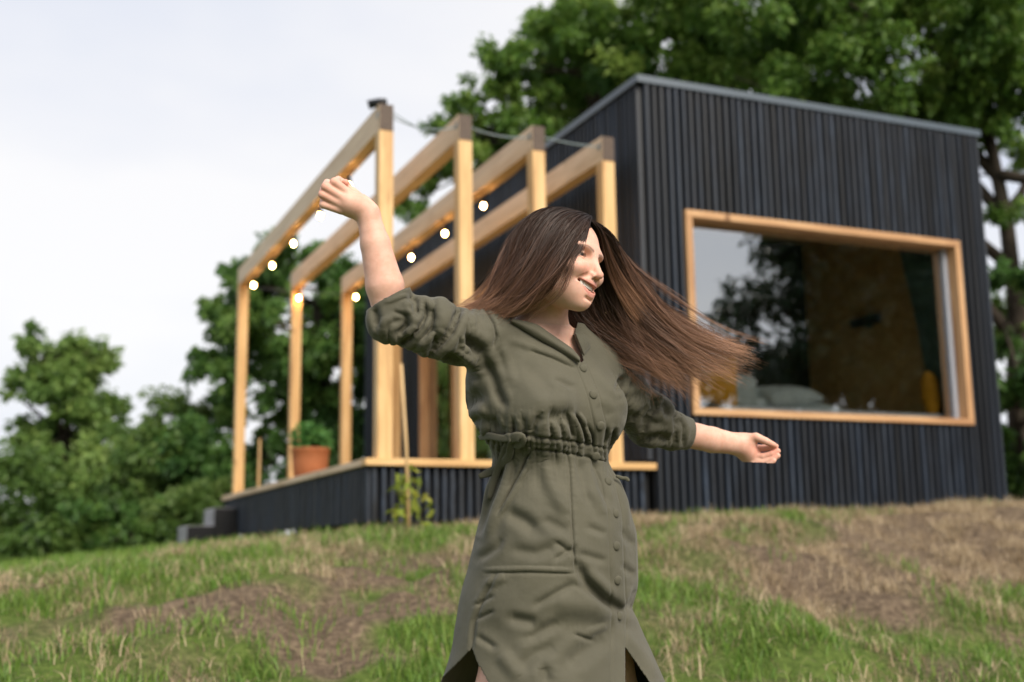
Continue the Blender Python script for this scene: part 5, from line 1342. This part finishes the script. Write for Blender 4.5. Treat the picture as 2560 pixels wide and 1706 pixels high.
    F=np.stack([b,b+1,b+3,b+2],1)
    rn=np.clip(.5+rg.normal(0,.30,ncl)[cl_]+rg.normal(0,.16,n),0,1)
    return V,F,np.repeat(rn,npt*2),np.tile(np.repeat(np.linspace(0,1,npt),2),n)
HV=[];HQ=[];HR_=[];HA=[];nn=0
for G,n_,sd_,th_,kw in ((GL,5200,1,.055,dict(tipspread=.010,short=.2,wave=.010,frizz=.0036)),(GR,4700,2,.055,dict(tipspread=.021,short=.5,frizz=.0045,wave=.011,dens=1.45)),(GL,170,3,.02,dict(loose=.5,frizz=.006,wid=(.0004,.0006),tipspread=.02)),(GF,1700,7,.02,dict(tipspread=.005,short=.3,frizz=.001,wave=.002,nofilt=True)),(GW,60,9,.004,dict(wid=(.0004,.0007),tipspread=.012,short=.5,frizz=.002,wave=.004,nofilt=True,col=head+neck[:3])),(GR,480,4,.03,dict(loose=.6,frizz=.007,wid=(.0004,.0006),tipspread=.03))):
    V,F,r_,a_=strands(G,n_,sd_,th_,**kw); HV.append(V);HQ.append(F+nn);HR_.append(r_);HA.append(a_);nn+=len(V)
hme=npmesh('hair',to_world(np.concatenate(HV)),np.concatenate(HQ)); fattr(hme,'rnd',np.concatenate(HR_)); fattr(hme,'along',np.concatenate(HA))
link('hair',hme,MATS['hair'],woman,True)

# ------------------------------------------------------------------ a second person far behind the deck
pb = at(898,1130,19.0); gp = gzw(pb); hz = pb[2]
fl = C_R*.8-C_F*.6; fl[2]=0; fl/=np.linalg.norm(fl); fs = np.array([-fl[1],fl[0],0])
def W_p(f,l,z): return np.array([pb[0],pb[1],0])+fl*f+fs*l+np.array([0,0,z])
far = [(s_ell(W_p(0,0,hz),(.088,.075,.11)),.02,1),(s_cone(W_p(-.01,0,hz-.09),W_p(-.02,0,hz-.2),.05,.055),.03,1),(s_cone(W_p(-.02,0,hz-.36),W_p(-.02,0,hz-.75),.145,.13),.08,1),(s_ell(W_p(.085,0,hz-.02),(.016,.014,.02)),.01,1)]
for sg in (-1,1):
    far += [(s_cone(W_p(-.02,sg*.10,hz-.25),W_p(-.02,sg*.20,hz-.28),.06,.055),.04,1),(s_cone(W_p(-.02,sg*.20,hz-.28),W_p(-.03,sg*.24,hz-.55),.05,.04),.03,1),(s_cone(W_p(-.03,sg*.24,hz-.55),W_p(.06,sg*.23,hz-.78),.038,.028),.02,1),(s_ell(W_p(.09,sg*.23,hz-.85),(.03,.035,.06)),.02,1),
            (s_cone(W_p(-.02,sg*.085,hz-.8),W_p(0,sg*.10,gp+.48),.085,.058),.04,1),(s_cone(W_p(0,sg*.10,gp+.48),W_p(-.02,sg*.10,gp+.09),.055,.04),.03,1),(s_cone(W_p(-.05,sg*.10,gp+.04),W_p(.12,sg*.11,gp+.035),.04,.034),.03,1)]
Vp,Qp,Gp = surface(far, np.array([pb[0]-.6,pb[1]-.6,gp-.05]), np.array([pb[0]+.6,pb[1]+.6,hz+.2]), .014)
p2 = empty('person', (pb[0],pb[1],gp), 'dark haired person far behind the deck, head just showing beside the corner post', 'person')
mat('dark_cloth', plain((.02,.035,.025), .8, .2, .2)); mat('skin_far', plain((.5,.28,.2), .5, .4, .05))
pm = npmesh('body', Vp, Qp); pm.materials.append(MATS['dark_cloth']); pm.materials.append(MATS['skin_far'])
zc_ = Vp[Qp].mean(1)[:,2]; pm.polygons.foreach_set('material_index',(zc_>hz-.17).astype(np.int32)); pm.update()
link('body', pm, None, p2, True)
hp = [(s_ell(W_p(-.018,0,hz+.03),(.098,.088,.098)),.01,1),(s_ell(W_p(.075,0,hz-.035),(.07,.1,.075)),.02,-1)]
Vp,Qp,Gp = surface(hp, np.array([pb[0]-.2,pb[1]-.2,hz-.2]), np.array([pb[0]+.2,pb[1]+.2,hz+.2]), .010)
link('hair', npmesh('hair',Vp,Qp), MATS['hair_dark'], p2, True)
